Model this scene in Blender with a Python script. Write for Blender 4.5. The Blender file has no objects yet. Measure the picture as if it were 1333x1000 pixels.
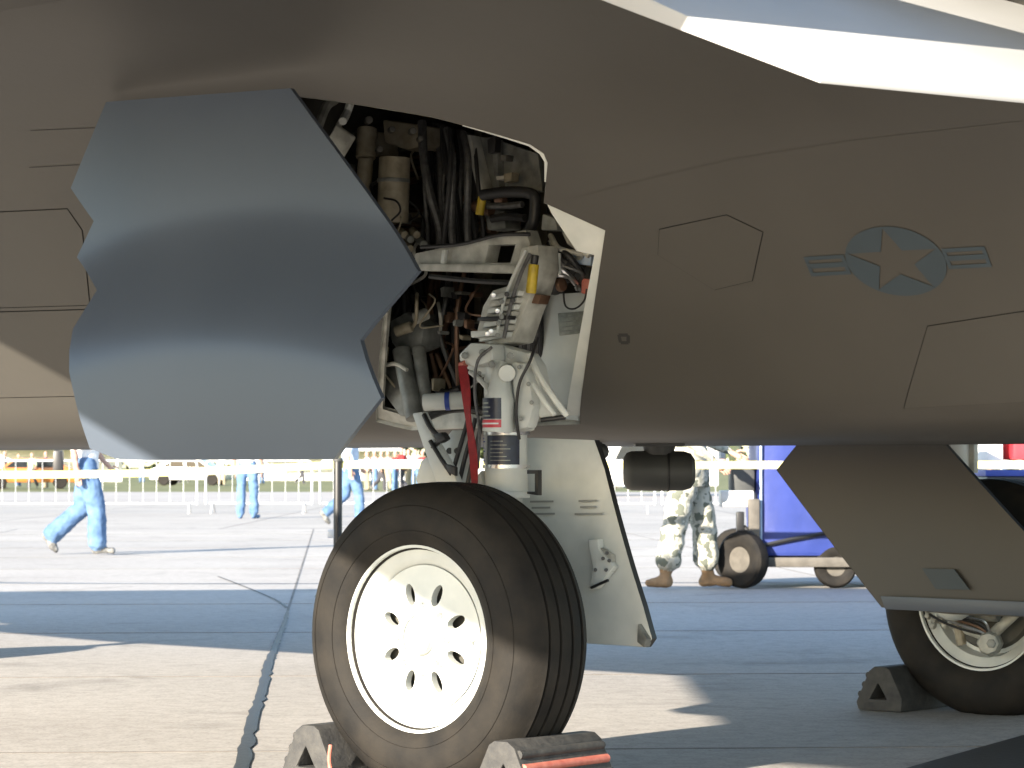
import bpy, bmesh, math, random
from mathutils import Vector, Matrix, noise, kdtree
from mathutils.geometry import delaunay_2d_cdt
random.seed(7)
R = math.radians
scene = bpy.context.scene
COL = scene.collection

# ------------------------------------------------------------------ camera, sky, sun, exposure
F_PX, CX, CY = 3600.0, 666.5, 500.0
CAM_Z = 0.95
PITCH = math.atan(108 / F_PX)
cam = bpy.data.cameras.new('camera')
cam_ob = bpy.data.objects.new('camera', cam); COL.objects.link(cam_ob)
cam_ob.location = (0, 0, CAM_Z)
cam_ob.rotation_euler = (R(90) + PITCH, 0, 0)
cam.sensor_width = 36; cam.lens = 36 * F_PX / 1333
cam.clip_start = 0.1; cam.clip_end = 6000
cam.dof.use_dof = True; cam.dof.focus_distance = 8.6; cam.dof.aperture_fstop = 13
scene.camera = cam_ob

SUN_EL = R(17.7)
SUN_DIR = Vector((-.596 * math.cos(SUN_EL), -.803 * math.cos(SUN_EL), math.sin(SUN_EL)))
world = bpy.data.worlds.new('World'); scene.world = world; world.use_nodes = True
wn = world.node_tree.nodes
sky = wn.new('ShaderNodeTexSky'); sky.sky_type = 'NISHITA'; sky.sun_disc = False
sky.sun_elevation = SUN_EL; sky.sun_rotation = math.atan2(-.596, -.803) % (2 * math.pi)
sky.air_density = 1.0; sky.dust_density = 0.6; sky.ozone_density = 1.4
world.node_tree.links.new(sky.outputs[0], wn['Background'].inputs[0])
wn['Background'].inputs[1].default_value = 0.13
sun = bpy.data.lights.new('sun', 'SUN'); sun.energy = 5.0; sun.angle = R(0.53); sun.color = (1.0, .90, .76)
sun_ob = bpy.data.objects.new('sun', sun); COL.objects.link(sun_ob)
sun_ob.location = (-20, -30, 20); sun_ob.rotation_euler = SUN_DIR.to_track_quat('Z', 'Y').to_euler()
vs = scene.view_settings
vs.view_transform = 'Standard'; vs.look = 'None'; vs.gamma = 1; vs.exposure = 1.75

# ------------------------------------------------------------------ frames and pixel helpers (1333 x 1000 photograph)
YAW = R(40); CO, SI = math.cos(YAW), math.sin(YAW)
W0 = Vector((-0.195, 8.25, 0))          # ground contact of the near main wheel; local frame: u aft, v inboard, z up
def ray(px, py):
    f = Vector((0, math.cos(PITCH), math.sin(PITCH))); up = Vector((0, -math.sin(PITCH), math.cos(PITCH)))
    return (f * F_PX + Vector((1, 0, 0)) * (px - CX) + up * (CY - py)).normalized()
def to_local(p): q = Vector(p) - W0; return Vector((q.x * CO - q.y * SI, q.x * SI + q.y * CO, q.z))
def to_world(p): return Vector((p[0] * CO + p[1] * SI, -p[0] * SI + p[1] * CO, p[2])) + W0
CAML = to_local((0, 0, CAM_Z))
def rayl(px, py): d = ray(px, py); return Vector((d.x * CO - d.y * SI, d.x * SI + d.y * CO, d.z))
def B(px, py, v):                        # pixel on the plane v = const of the aircraft frame
    d = rayl(px, py); t = (v - CAML.y) / d.y; return CAML + d * t
def G(px, py, z=0.0):                    # pixel on the ground
    d = ray(px, py); t = (z - CAM_Z) / d.z; return Vector((0, 0, CAM_Z)) + d * t
def AT(px, py, depth): d = ray(px, py); return Vector((0, 0, CAM_Z)) + d * (depth / d.y)
MPP = 8.7 / F_PX                         # metres per photo pixel at the gear

# ------------------------------------------------------------------ materials
def mat(name, col, rough=.5, metal=0.0, var=.12, scale=6.0, bump=0.0, bscale=60.0, col2=None, spec=.5, coat=0.0, detail=5.0):
    m = bpy.data.materials.new(name); m.use_nodes = True
    nt = m.node_tree; p = nt.nodes['Principled BSDF']; L = nt.links.new
    tc = nt.nodes.new('ShaderNodeTexCoord')
    nz = nt.nodes.new('ShaderNodeTexNoise'); nz.inputs['Scale'].default_value = scale; nz.inputs['Detail'].default_value = detail
    L(tc.outputs['Object'], nz.inputs['Vector'])
    rp = nt.nodes.new('ShaderNodeValToRGB'); rp.color_ramp.elements[0].position = .32; rp.color_ramp.elements[1].position = .68
    c2 = col2 if col2 else tuple(min(1, c * (1 + var)) for c in col)
    c1 = col if col2 else tuple(c * (1 - var) for c in col)
    rp.color_ramp.elements[0].color = (*c1, 1); rp.color_ramp.elements[1].color = (*c2, 1)
    L(nz.outputs['Fac'], rp.inputs['Fac']); L(rp.outputs['Color'], p.inputs['Base Color'])
    mr = nt.nodes.new('ShaderNodeMapRange'); mr.inputs['To Min'].default_value = max(.04, rough - .07); mr.inputs['To Max'].default_value = min(1, rough + .07)
    L(nz.outputs['Fac'], mr.inputs['Value']); L(mr.outputs['Result'], p.inputs['Roughness'])
    p.inputs['Metallic'].default_value = metal; p.inputs['Specular IOR Level'].default_value = spec
    p.inputs['Coat Weight'].default_value = coat
    if bump:
        n2 = nt.nodes.new('ShaderNodeTexNoise'); n2.inputs['Scale'].default_value = bscale; n2.inputs['Detail'].default_value = 6
        L(tc.outputs['Object'], n2.inputs['Vector'])
        b = nt.nodes.new('ShaderNodeBump'); b.inputs['Strength'].default_value = bump; b.inputs['Distance'].default_value = .01
        L(n2.outputs['Fac'], b.inputs['Height']); L(b.outputs['Normal'], p.inputs['Normal'])
    return m
M = {}
M['skin'] = mat('aircraft_grey_paint', (.046, .0425, .0365), .48, 0, scale=.9, col2=(.063, .058, .050), bump=.04, bscale=25, detail=8)
M['skin2'] = mat('aircraft_panel_paint', (.048, .0445, .038), .48, 0, scale=.9, col2=(.061, .056, .0485), bump=.04, bscale=25)
M['door'] = mat('door_grey_paint', (.056, .071, .096), .37, 0, scale=1.2, col2=(.067, .083, .110), bump=.03, bscale=30)
M['edge'] = mat('edge_pale_paint', (.46, .46, .45), .5, 0, .06, 3)
M['seal'] = mat('groove_dark', (.02, .02, .02), .8)
M['insig'] = mat('insignia_blue_grey', (.027, .042, .054), .5, 0, .08, 8)
M['white'] = mat('gear_white_paint', (.50, .525, .505), .38, 0, scale=9, col2=(.62, .635, .60), bump=.02, bscale=40)
M['white_dirty'] = mat('gear_white_grimy', (.27, .265, .235), .5, 0, scale=18, col2=(.52, .52, .47), bump=.05, bscale=60)
M['cream'] = mat('bay_cream_primer', (.21, .18, .125), .5, 0, scale=22, col2=(.36, .32, .24), bump=.05)
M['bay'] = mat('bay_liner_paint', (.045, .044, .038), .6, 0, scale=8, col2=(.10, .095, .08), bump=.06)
M['greypart'] = mat('grey_casting', (.11, .115, .11), .5, .2, scale=22, col2=(.24, .25, .235), bump=.08)
M['steel'] = mat('bare_steel', (.55, .55, .56), .28, .9, .1, 20)
M['chrome'] = mat('polished_piston', (.75, .75, .76), .12, 1.0, .05, 20)
M['hose'] = mat('black_hose', (.018, .018, .019), .5, 0, .3, 30, bump=.1, bscale=120)
M['hoseg'] = mat('braided_hose', (.10, .10, .10), .45, .4, .3, 60, bump=.2, bscale=200)
M['copper'] = mat('tarnished_pipe', (.20, .12, .08), .4, .6, .2, 30)
M['rubber'] = mat('tyre_rubber', (.0125, .0118, .0112), .70, 0, scale=11, col2=(.0245, .0215, .018), bump=.10, bscale=70, spec=.16)
M['chock'] = mat('chock_rubber', (.030, .030, .031), .75, 0, scale=25, col2=(.062, .060, .056), bump=.25, bscale=80)
M['red'] = mat('red_webbing', (.24, .010, .013), .7, 0, .2, 40, bump=.3, bscale=300)
M['redpaint'] = mat('faded_red_paint', (.42, .11, .08), .6, 0, scale=30, col2=(.55, .2, .15), bump=.1)
M['yellow'] = mat('yellow_paint', (.50, .36, .03), .45, 0, .2, 30)
M['blueband'] = mat('blue_band', (.02, .05, .28), .5)
M['navy'] = mat('navy_placard', (.012, .016, .035), .35, 0, .3, 40)
M['label_red'] = mat('red_placard', (.55, .05, .07), .4)
M['label_white'] = mat('white_placard', (.72, .72, .72), .4)
M['label_grey'] = mat('grey_data_plate', (.20, .21, .185), .4, .2, .25, 60)
M['stencilgrey'] = mat('faded_stencil', (.26, .27, .26), .5)
M['black'] = mat('black_paint', (.015, .015, .016), .45)
M['dgrey'] = mat('dark_grey_pod', (.062, .064, .062), .5, 0, .12, 8, bump=.04)
M['concrete'] = None
M['tar'] = mat('tar_sealant', (.024, .022, .021), .55, 0, .35, 20, bump=.4, bscale=40)
M['sealant'] = mat('weathered_joint_sealant', (.10, .092, .082), .9, 0, scale=3, col2=(.22, .20, .18))
M['earth'] = mat('dry_grass_ground', (.085, .10, .026), .95, 0, scale=.35, col2=(.18, .17, .06), bump=.4, bscale=4, detail=9)
M['asphalt'] = mat('far_asphalt', (.33, .30, .28), .9, 0, scale=.3, col2=(.40, .37, .35))
M['jeans'] = mat('blue_denim', (.055, .115, .235), .85, 0, scale=7, col2=(.12, .21, .36), bump=.2, bscale=90)
M['shirt'] = mat('white_cotton', (.70, .71, .72), .8, 0, .08, 10)
M['shirt2'] = mat('pale_blue_cotton', (.42, .52, .66), .8, 0, .1, 10)
M['skinp'] = mat('human_skin', (.50, .30, .22), .5, 0, .08, 20)
M['shoe'] = mat('white_trainer', (.03, .03, .03), .6, 0, scale=18, col2=(.26, .26, .25))
M['boot'] = mat('tan_suede_boot', (.27, .17, .09), .85, 0, .2, 20, bump=.15)
M['hair'] = mat('dark_hair', (.03, .022, .016), .6, 0, .3, 60, bump=.5, bscale=200)
M['bluetarp'] = mat('blue_vinyl_cover', (.020, .036, .17), .42, 0, scale=3, col2=(.032, .052, .235), bump=.5, bscale=5)
M['redtarp'] = mat('red_vinyl_cover', (.55, .035, .05), .5, 0, .15, 4, bump=.3, bscale=6)
M['cartmetal'] = mat('cart_drab_metal', (.11, .10, .085), .6, .2, .2, 14, bump=.1)
M['galv'] = mat('galvanised_steel', (.62, .63, .64), .45, .3, .08, 10)
M['tape'] = mat('pale_yellow_tape', (.78, .72, .30), .5, 0, .08, 5)
M['carglass'] = mat('car_glass', (.02, .025, .03), .08)
M['canvas'] = mat('white_canvas', (.75, .75, .73), .8, 0, .05, 3)
M['leaf'] = mat('far_foliage', (.045, .065, .025), .9, 0, scale=.4, col2=(.09, .115, .045))

def camo_mat():
    m = bpy.data.materials.new('digital_camouflage'); m.use_nodes = True
    nt = m.node_tree; L = nt.links.new; p = nt.nodes['Principled BSDF']; p.inputs['Roughness'].default_value = .9
    tc = nt.nodes.new('ShaderNodeTexCoord'); nz = nt.nodes.new('ShaderNodeTexNoise'); nz.inputs['Scale'].default_value = 11; nz.inputs['Detail'].default_value = 2
    rp = nt.nodes.new('ShaderNodeValToRGB'); rp.color_ramp.interpolation = 'CONSTANT'
    e = rp.color_ramp.elements; e[0].position = 0; e[0].color = (.13, .14, .11, 1); e[1].position = .44; e[1].color = (.46, .44, .37, 1)
    a = e.new(.55); a.color = (.30, .30, .25, 1); a = e.new(.63); a.color = (.52, .50, .43, 1)
    L(tc.outputs['Object'], nz.inputs['Vector']); L(nz.outputs['Fac'], rp.inputs['Fac']); L(rp.outputs['Color'], p.inputs['Base Color'])
    return m
M['camo'] = camo_mat()

def concrete_mat(name, tint=1.0, joints=False):
    m = bpy.data.materials.new(name); m.use_nodes = True
    nt = m.node_tree; L = nt.links.new; p = nt.nodes['Principled BSDF']; N = nt.nodes.new
    g = N('ShaderNodeNewGeometry')
    def nz(s, d=6, dist=0.0):
        n = N('ShaderNodeTexNoise'); n.inputs['Scale'].default_value = s; n.inputs['Detail'].default_value = d; n.inputs['Distortion'].default_value = dist
        L(g.outputs['Position'], n.inputs['Vector']); return n
    def ramp(src, a, ca, b, cb):
        r = N('ShaderNodeValToRGB'); r.color_ramp.elements[0].position = a; r.color_ramp.elements[1].position = b
        r.color_ramp.elements[0].color = (*ca, 1); r.color_ramp.elements[1].color = (*cb, 1); L(src, r.inputs['Fac']); return r
    def mix(mode, fac, a, b):
        x = N('ShaderNodeMix'); x.data_type = 'RGBA'; x.blend_type = mode; x.inputs[0].default_value = fac; L(a, x.inputs[6]); L(b, x.inputs[7]); return x.outputs[2]
    base = ramp(nz(.45, 8).outputs['Fac'], .3, (.39 * tint, .36 * tint, .33 * tint), .7, (.47 * tint, .44 * tint, .405 * tint))
    spk = ramp(nz(70, 3).outputs['Fac'], .30, (.72, .72, .72), .52, (1, 1, 1))
    agg = ramp(nz(14, 8, .4).outputs['Fac'], .35, (.86, .85, .84), .6, (1.03, 1.03, 1.03))
    stain = ramp(nz(1.1, 7, 1.2).outputs['Fac'], .27, (.66, .65, .64), .42, (1, 1, 1))
    c = mix('MULTIPLY', 1, base.outputs[0], spk.outputs[0]); c = mix('MULTIPLY', 1, c, agg.outputs[0]); c = mix('MULTIPLY', .8, c, stain.outputs[0])
    if joints:
        bk = N('ShaderNodeTexBrick'); bk.offset = 0; bk.inputs['Scale'].default_value = 1; bk.inputs['Brick Width'].default_value = 4.5; bk.inputs['Row Height'].default_value = 3.33
        bk.inputs['Mortar Size'].default_value = .02
        bk.inputs['Color1'].default_value = (1, 1, 1, 1); bk.inputs['Color2'].default_value = (.9, .9, .9, 1); bk.inputs['Mortar'].default_value = (.35, .34, .33, 1)
        L(g.outputs['Position'], bk.inputs['Vector']); c = mix('MULTIPLY', 1, c, bk.outputs['Color'])
    oi = N('ShaderNodeObjectInfo'); r2 = ramp(oi.outputs['Random'], 0, (.92, .92, .92), 1, (1.04, 1.03, 1.02)); c = mix('MULTIPLY', 1, c, r2.outputs[0])
    L(c, p.inputs['Base Color']); p.inputs['Roughness'].default_value = .82
    b = N('ShaderNodeBump'); b.inputs['Strength'].default_value = .35; b.inputs['Distance'].default_value = .004
    L(nz(45, 8).outputs['Fac'], b.inputs['Height']); L(b.outputs['Normal'], p.inputs['Normal'])
    return m
M['concrete'] = concrete_mat('apron_concrete')
M['concrete_far'] = concrete_mat('apron_concrete_far', 1.0, True)

# ------------------------------------------------------------------ mesh helpers
def frame(d):
    d = Vector(d).normalized(); a = Vector((0, 0, 1)) if abs(d.z) < .9 else Vector((1, 0, 0))
    x = d.cross(a).normalized(); return x, d.cross(x).normalized()
class MB:
    def __init__(s): s.V, s.F, s.I = [], [], []
    def add(s, vs_, fs, mi=0):
        o = len(s.V); s.V += [Vector(v) for v in vs_]; s.F += [[i + o for i in f] for f in fs]; s.I += [mi] * len(fs); return s
    def box(s, c, size, rot=None, mi=0):
        h = Vector(size) / 2; vv = []
        for x in (-1, 1):
            for y in (-1, 1):
                for z in (-1, 1):
                    q = Vector((x * h.x, y * h.y, z * h.z)); q = rot @ q if rot else q; vv.append(Vector(c) + q)
        return s.add(vv, [(0, 1, 3, 2), (4, 6, 7, 5), (0, 4, 5, 1), (2, 3, 7, 6), (0, 2, 6, 4), (1, 5, 7, 3)], mi)
    def cyl(s, p0, p1, r0, r1=None, n=16, mi=0):
        return s.tube([p0, p1], [r0, r0 if r1 is None else r1], n, mi)
    def tube(s, pts, r, n=8, mi=0):
        pts = [Vector(p) for p in pts]; k = len(pts); rr = r if isinstance(r, (list, tuple)) else [r] * k
        vv, ff = [], []; x = None
        for i, p in enumerate(pts):
            d = (pts[min(i + 1, k - 1)] - pts[max(i - 1, 0)])
            if d.length < 1e-9: d = Vector((0, 0, 1))
            d.normalize()
            if x is None: x, y = frame(d)
            else:
                x = (x - d * x.dot(d)); x = x.normalized() if x.length > 1e-6 else frame(d)[0]; y = d.cross(x)
            for j in range(n):
                a = 2 * math.pi * j / n; vv.append(p + (x * math.cos(a) + y * math.sin(a)) * rr[i])
        for i in range(k - 1):
            for j in range(n): ff.append((i * n + j, i * n + (j + 1) % n, (i + 1) * n + (j + 1) % n, (i + 1) * n + j))
        ff.append(list(range(n))[::-1]); ff.append([(k - 1) * n + j for j in range(n)])
        return s.add(vv, ff, mi)
    def lathe(s, prof, o, axis, n=48, mi=0, closed=False):
        o = Vector(o); ax = Vector(axis).normalized(); x, y = frame(ax); k = len(prof); vv, ff = [], []
        for (r, a) in prof:
            for j in range(n):
                t = 2 * math.pi * j / n; vv.append(o + ax * a + (x * math.cos(t) + y * math.sin(t)) * r)
        for i in range(k if closed else k - 1):
            i2 = (i + 1) % k
            for j in range(n): ff.append((i * n + j, i * n + (j + 1) % n, i2 * n + (j + 1) % n, i2 * n + j))
        return s.add(vv, ff, mi)
    def prism(s, poly, off, mi=0):
        k = len(poly); off = Vector(off); vv = [Vector(p) for p in poly] + [Vector(p) + off for p in poly]
        ff = [list(range(k))[::-1], list(range(k, 2 * k))] + [(i, (i + 1) % k, (i + 1) % k + k, i + k) for i in range(k)]
        return s.add(vv, ff, mi)
    def ball(s, c, r, n=12, mi=0):
        r = Vector((r, r, r)) if isinstance(r, (int, float)) else Vector(r); c = Vector(c); vv, ff = [], []; m = n // 2
        for i in range(m + 1):
            a = math.pi * i / m
            for j in range(n):
                b = 2 * math.pi * j / n; vv.append(c + Vector((r.x * math.sin(a) * math.cos(b), r.y * math.sin(a) * math.sin(b), r.z * math.cos(a))))
        for i in range(m):
            for j in range(n): ff.append((i * n + j, (i + 1) * n + j, (i + 1) * n + (j + 1) % n, i * n + (j + 1) % n))
        return s.add(vv, ff, mi)
    def mirror(s, c):
        for v in s.V: v.y = 2 * c - v.y
        for f in s.F: f.reverse()
        return s
    def build(s, name, mats, parent=None, smooth=True, bevel=0, ang=38, seg=2):
        me = bpy.data.meshes.new(name); me.from_pydata([tuple(v) for v in s.V], [], s.F)
        if not isinstance(mats, (list, tuple)): mats = [mats]
        for m in mats: me.materials.append(M[m] if isinstance(m, str) else m)
        for p, i in zip(me.polygons, s.I): p.material_index = i
        bm = bmesh.new(); bm.from_mesh(me)
        bmesh.ops.remove_doubles(bm, verts=bm.verts, dist=1e-5)
        bmesh.ops.recalc_face_normals(bm, faces=bm.faces)
        if bevel:
            ed = [e for e in bm.edges if len(e.link_faces) == 2 and e.calc_face_angle(0) > R(28)]
            bmesh.ops.bevel(bm, geom=ed, offset=bevel, segments=seg, affect='EDGES', profile=.6, clamp_overlap=True)
        bm.to_mesh(me); bm.free()
        if smooth:
            for p in me.polygons: p.use_smooth = True
            me.set_sharp_from_angle(angle=R(ang))
        o = bpy.data.objects.new(name, me); COL.objects.link(o)
        if parent: o.parent = parent
        return o
def tag(o, label=None, cat=None, group=None, kind=None):
    if label: o['label'] = label
    if cat: o['category'] = cat
    if group: o['group'] = group
    if kind: o['kind'] = kind
    return o
def empty(name, loc=(0, 0, 0), rz=0.0, label=None, cat=None, group=None):
    o = bpy.data.objects.new(name, None); o.empty_display_size = .2; COL.objects.link(o)
    o.location = loc; o.rotation_euler = (0, 0, rz); return tag(o, label, cat, group)
def copy_tree(o, parent=None):
    c = o.copy(); COL.objects.link(c)
    if parent: c.parent = parent
    for ch in list(o.children): copy_tree(ch, c)
    return c
def inside(p, poly):
    x, y = p; r = False; k = len(poly); j = k - 1
    for i in range(k):
        xi, yi = poly[i]; xj, yj = poly[j]
        if (yi > y) != (yj > y) and x < (xj - xi) * (y - yi) / (yj - yi) + xi: r = not r
        j = i
    return r
def cdt(outer, holes, pts=()):
    vv, ee = [], []
    def poly(P):
        o = len(vv); k = len(P); vv.extend(Vector(p) for p in P); ee.extend((o + i, o + (i + 1) % k) for i in range(k))
    poly(outer); [poly(h) for h in holes]; vv.extend(Vector(p) for p in pts if inside(p, outer) and not any(inside(p, h) for h in holes))
    r = delaunay_2d_cdt(vv, ee, [], 0, 1e-6); fs = []
    for f in r[2]:
        c = [sum(r[0][i][k] for i in f) / len(f) for k in (0, 1)]
        if inside(c, outer) and not any(inside(c, h) for h in holes): fs.append(list(f))
    return r[0], fs
def dense(P, step):
    out = []
    for i in range(len(P)):
        a = Vector(P[i]); b = Vector(P[(i + 1) % len(P)]); k = max(1, int((b - a).length / step))
        out += [tuple(a.lerp(b, j / k)) for j in range(k)]
    return out
def shrink(P, d):
    P = [Vector(p) for p in P]; k = len(P); area = sum(P[i].x * P[(i + 1) % k].y - P[(i + 1) % k].x * P[i].y for i in range(k)); sg = 1 if area > 0 else -1; out = []
    for i in range(k):
        a, b, c = P[i - 1], P[i], P[(i + 1) % k]; e1 = (b - a).normalized(); e2 = (c - b).normalized()
        n1 = Vector((-e1.y, e1.x)) * sg; n2 = Vector((-e2.y, e2.x)) * sg; m = n1 + n2; m = m / max(.25, m.dot(n1)) if m.length > 1e-6 else n1
        out.append(tuple(b + m * d))
    return out
def spline(pts, n=8):
    P = [Vector(p) for p in pts]; P = [P[0] * 2 - P[1]] + P + [P[-1] * 2 - P[-2]]; out = []
    for i in range(1, len(P) - 2):
        for j in range(n):
            t = j / n; a, b, c, d = P[i - 1:i + 3]
            out.append(.5 * ((2 * b) + (c - a) * t + (2 * a - 5 * b + 4 * c - d) * t * t + (3 * b - a - 3 * c + d) * t ** 3))
    return out + [P[-2]]

# ================================================================== THE SETTING
def quad_sheet(rects, z):
    mb = MB()
    for (x0, y0, x1, y1) in rects: mb.add([(x0, y0, z), (x1, y0, z), (x1, y1, z), (x0, y1, z)], [(0, 1, 2, 3)])
    return mb
tag(quad_sheet([(-3000, -3000, 3000, 4000)], -.06).build('ground', 'earth', smooth=False), kind='structure')
SX0, SX1, SY0, SY1 = -9.86 - 4.5, 12.64, -7.38, 42.57
ap = tag(quad_sheet([(-160, SY1, 160, 78), (-160, -60, 160, SY0), (-160, SY0, SX0, SY1), (SX1, SY0, 160, SY1)], -.003).build('apron', 'concrete_far', smooth=False), kind='structure')
jb = tag(quad_sheet([(SX0 - .1, SY0 - .1, SX1 + .1, SY1 + .1)], -.0008).build('joint_bed', 'tar', smooth=False), kind='structure')
PV = Vector((-.86, 8.70, 0)); AR = R(3.7)
for o in (ap, jb): o.rotation_euler = (0, 0, AR); o.location = PV - Matrix.Rotation(AR, 3, 'Z') @ PV
tag(quad_sheet([(-160, 78, 160, 106)], -.008).build('taxiway', 'asphalt', smooth=False), kind='structure')
slab_mesh = None
ncol, nrow = round((SX1 - SX0) / 4.5), round((SY1 - SY0) / 3.33)
for i in range(ncol):
    for j in range(nrow):
        if slab_mesh is None:
            o = MB().box((0, 0, -.05), (4.488, 3.320, .1)).build('slab', 'concrete', ap, smooth=False); slab_mesh = o.data
        else:
            o = bpy.data.objects.new('slab', slab_mesh); COL.objects.link(o); o.parent = ap
        o.location = (SX0 + 4.5 * (i + .5), SY0 + 3.33 * (j + .5), 0); o.rotation_euler = (0, 0, R(180) * ((i * 3 + j) % 2))
for j in range(1, nrow):                  # sealant strips standing a hair proud in the joints
    MB().box(((SX0 + SX1) / 2, SY0 + 3.33 * j, .0003), (SX1 - SX0, .016, .003)).build('joint_sealant', 'sealant', ap, smooth=False)
for i in range(1, ncol):
    MB().box((SX0 + 4.5 * i, (SY0 + SY1) / 2, .0007), (.016, SY1 - SY0, .003)).build('joint_sealant', 'sealant', ap, smooth=False)
# hand-poured tar seam crossing the slabs
def ribbon(pxs, z, wob):
    mb = MB(); pts = []
    for (px, py, w) in pxs: q = G(px, py); pts.append((q.x, q.y, w))
    P = spline([(a, b, c) for a, b, c in pts], 10); vv = []
    for i, p in enumerate(P):
        d = (P[min(i + 1, len(P) - 1)] - P[max(0, i - 1)]); d.z = 0; d.normalize(); n = Vector((-d.y, d.x, 0))
        a = p.z * (1 + wob * noise.noise(Vector((i * .9, 1, 0)))) ; b = p.z * (1 + wob * noise.noise(Vector((i * .9, 7, 0))))
        vv += [Vector((p.x, p.y, z)) + n * a, Vector((p.x, p.y, z + .003)), Vector((p.x, p.y, z)) - n * b]
    ff = []
    for i in range(len(P) - 1):
        for k in (0, 1): ff.append((i * 3 + k, i * 3 + k + 1, i * 3 + k + 4, i * 3 + k + 3))
    return mb.add(vv, ff)
tag(ribbon([(296, 1040, .024), (314, 1000, .024), (328, 940, .022), (341, 900, .021), (349, 865, .022), (356, 848, .018), (363, 830, .016), (370, 812, .014), (374, 798, .010)], .004, .8).build('tar_seam', 'tar'), kind='structure')
tag(ribbon([(374, 792, .012), (360, 782, .010), (340, 773, .009), (318, 764, .009), (300, 757, .009), (284, 751, .008)], .004, .8).build('tar_seam', 'tar'), kind='structure')
a, b = G(1175, 1003), G(1345, 955)
tag(MB().prism([(a.x - .35, a.y - .5, .001), (3.2, 7.6, .001), (3.4, b.y + .7, .001), (b.x, b.y, .001), (a.x, a.y, .001)], (0, 0, .004)).build('tar_patch', 'tar', smooth=False), kind='structure')

# ================================================================== THE AIRCRAFT
VC = 1.615                                # centre line of the aircraft
jet = empty('fighter_jet', W0, -YAW, 'grey twin-engine fighter jet parked on the concrete apron with its wheel bay open', 'fighter jet')
ctrl = [(VC, 1.03), (.95, 1.03), (.76, 1.03), (.62, 1.06), (.52, 1.13), (.44, 1.23), (.32, 1.38), (.00, 1.80), (-.08, 1.89), (-.21, 1.99), (-.52, 2.18), (-.78, 2.28), (-1.10, 2.312)]
prof = [Vector(p) for p in ctrl]
for _ in range(2):
    q = [prof[0]]
    for a, b in zip(prof, prof[1:]): q += [a.lerp(b, .25), a.lerp(b, .75)]
    prof = q + [prof[-1]]
SS = [0.0]
for a, b in zip(prof, prof[1:]): SS.append(SS[-1] + (b - a).length)
def skin(u, s, off=0.0):                  # surface point of the port lower side; off > 0 is outwards
    for i in range(len(SS) - 1):
        if s <= SS[i + 1] or i == len(SS) - 2: break
    t = (s - SS[i]) / (SS[i + 1] - SS[i]); p = prof[i].lerp(prof[i + 1], t); d = (prof[i + 1] - prof[i]).normalized()
    n = Vector((-d.y, d.x)) ; n = n if n.y < 0 or (abs(n.y) < .01 and n.x < 0) else -n
    if n.x > 0 and abs(n.x) > abs(n.y): n = -n
    return Vector((u, p.x + n.x * off, p.y + n.y * off))
def on_skin(px, py):
    d = rayl(px, py); best = None
    for i in range(len(prof) - 1):
        a, b = prof[i], prof[i + 1]; e = b - a; den = d.y * e.y - d.z * e.x
        if abs(den) < 1e-9: continue
        w = a - Vector((CAML.y, CAML.z)); t = (w.x * e.y - w.y * e.x) / den; k = (w.x * d.z - w.y * d.y) / den
        if t > 0 and -1e-6 <= k <= 1 + 1e-6 and (best is None or t < best[0]): best = (t, CAML.x + d.x * t, SS[i] + k * (SS[i + 1] - SS[i]))
    return (best[1], best[2]) if best else None
def skin_poly(pxs): return [on_skin(*p) for p in pxs]
bay_px = [(300, 135), (375, 125), (430, 131), (482, 139), (560, 152), (622, 168), (690, 188), (708, 200), (713, 212), (708, 264), (788, 300), (755, 552), (640, 556), (535, 560), (490, 549), (499, 408), (380, 300)]
bay_us = skin_poly(bay_px)
hexa = skin_poly([(858, 298), (946, 279), (994, 302), (980, 366), (930, 378), (856, 332)])
low_right = skin_poly([(1207, 424), (1330, 405), (1420, 392), (1410, 520), (1176, 532)])
fwd_hi = skin_poly([(-160, 283), (88, 271), (108, 300), (118, 398), (-160, 406)])
fwd_lo = skin_poly([(-160, 410), (119, 402), (104, 440), (122, 516), (-160, 522)])
up_left = skin_poly([(40, 170), (128, 166), (110, 214), (38, 218)])
tiny = skin_poly([(806, 436), (818, 436), (818, 446), (808, 446)])
U0, U1 = -5.8, 3.6
holes = [bay_us, hexa, low_right, fwd_hi, fwd_lo]
fm = MB()
outer = [(U0, 0.0), (U1, 0.0), (U1, SS[-1]), (U0, SS[-1])]
grid = [(U0 + .12 * i, s) for i in range(1, int((U1 - U0) / .12)) for s in SS[1:-1]]
hd = [dense(h, .08) for h in holes]
v2, f2 = cdt(dense(outer, .12), hd, grid)
fm.add([skin(p.x, p.y) for p in v2], f2)
# dark backing behind the panel gaps
backs = []
for h in holes[1:]:
    bk = MB(); backs.append(bk)
    g2 = shrink(h, -.05); vb, fb = cdt(dense(g2, .1), [], [(u, s) for (u, s) in grid if inside((u, s), g2)])
    bk.add([skin(p.x, p.y, -.006) for p in vb], fb)
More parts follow.
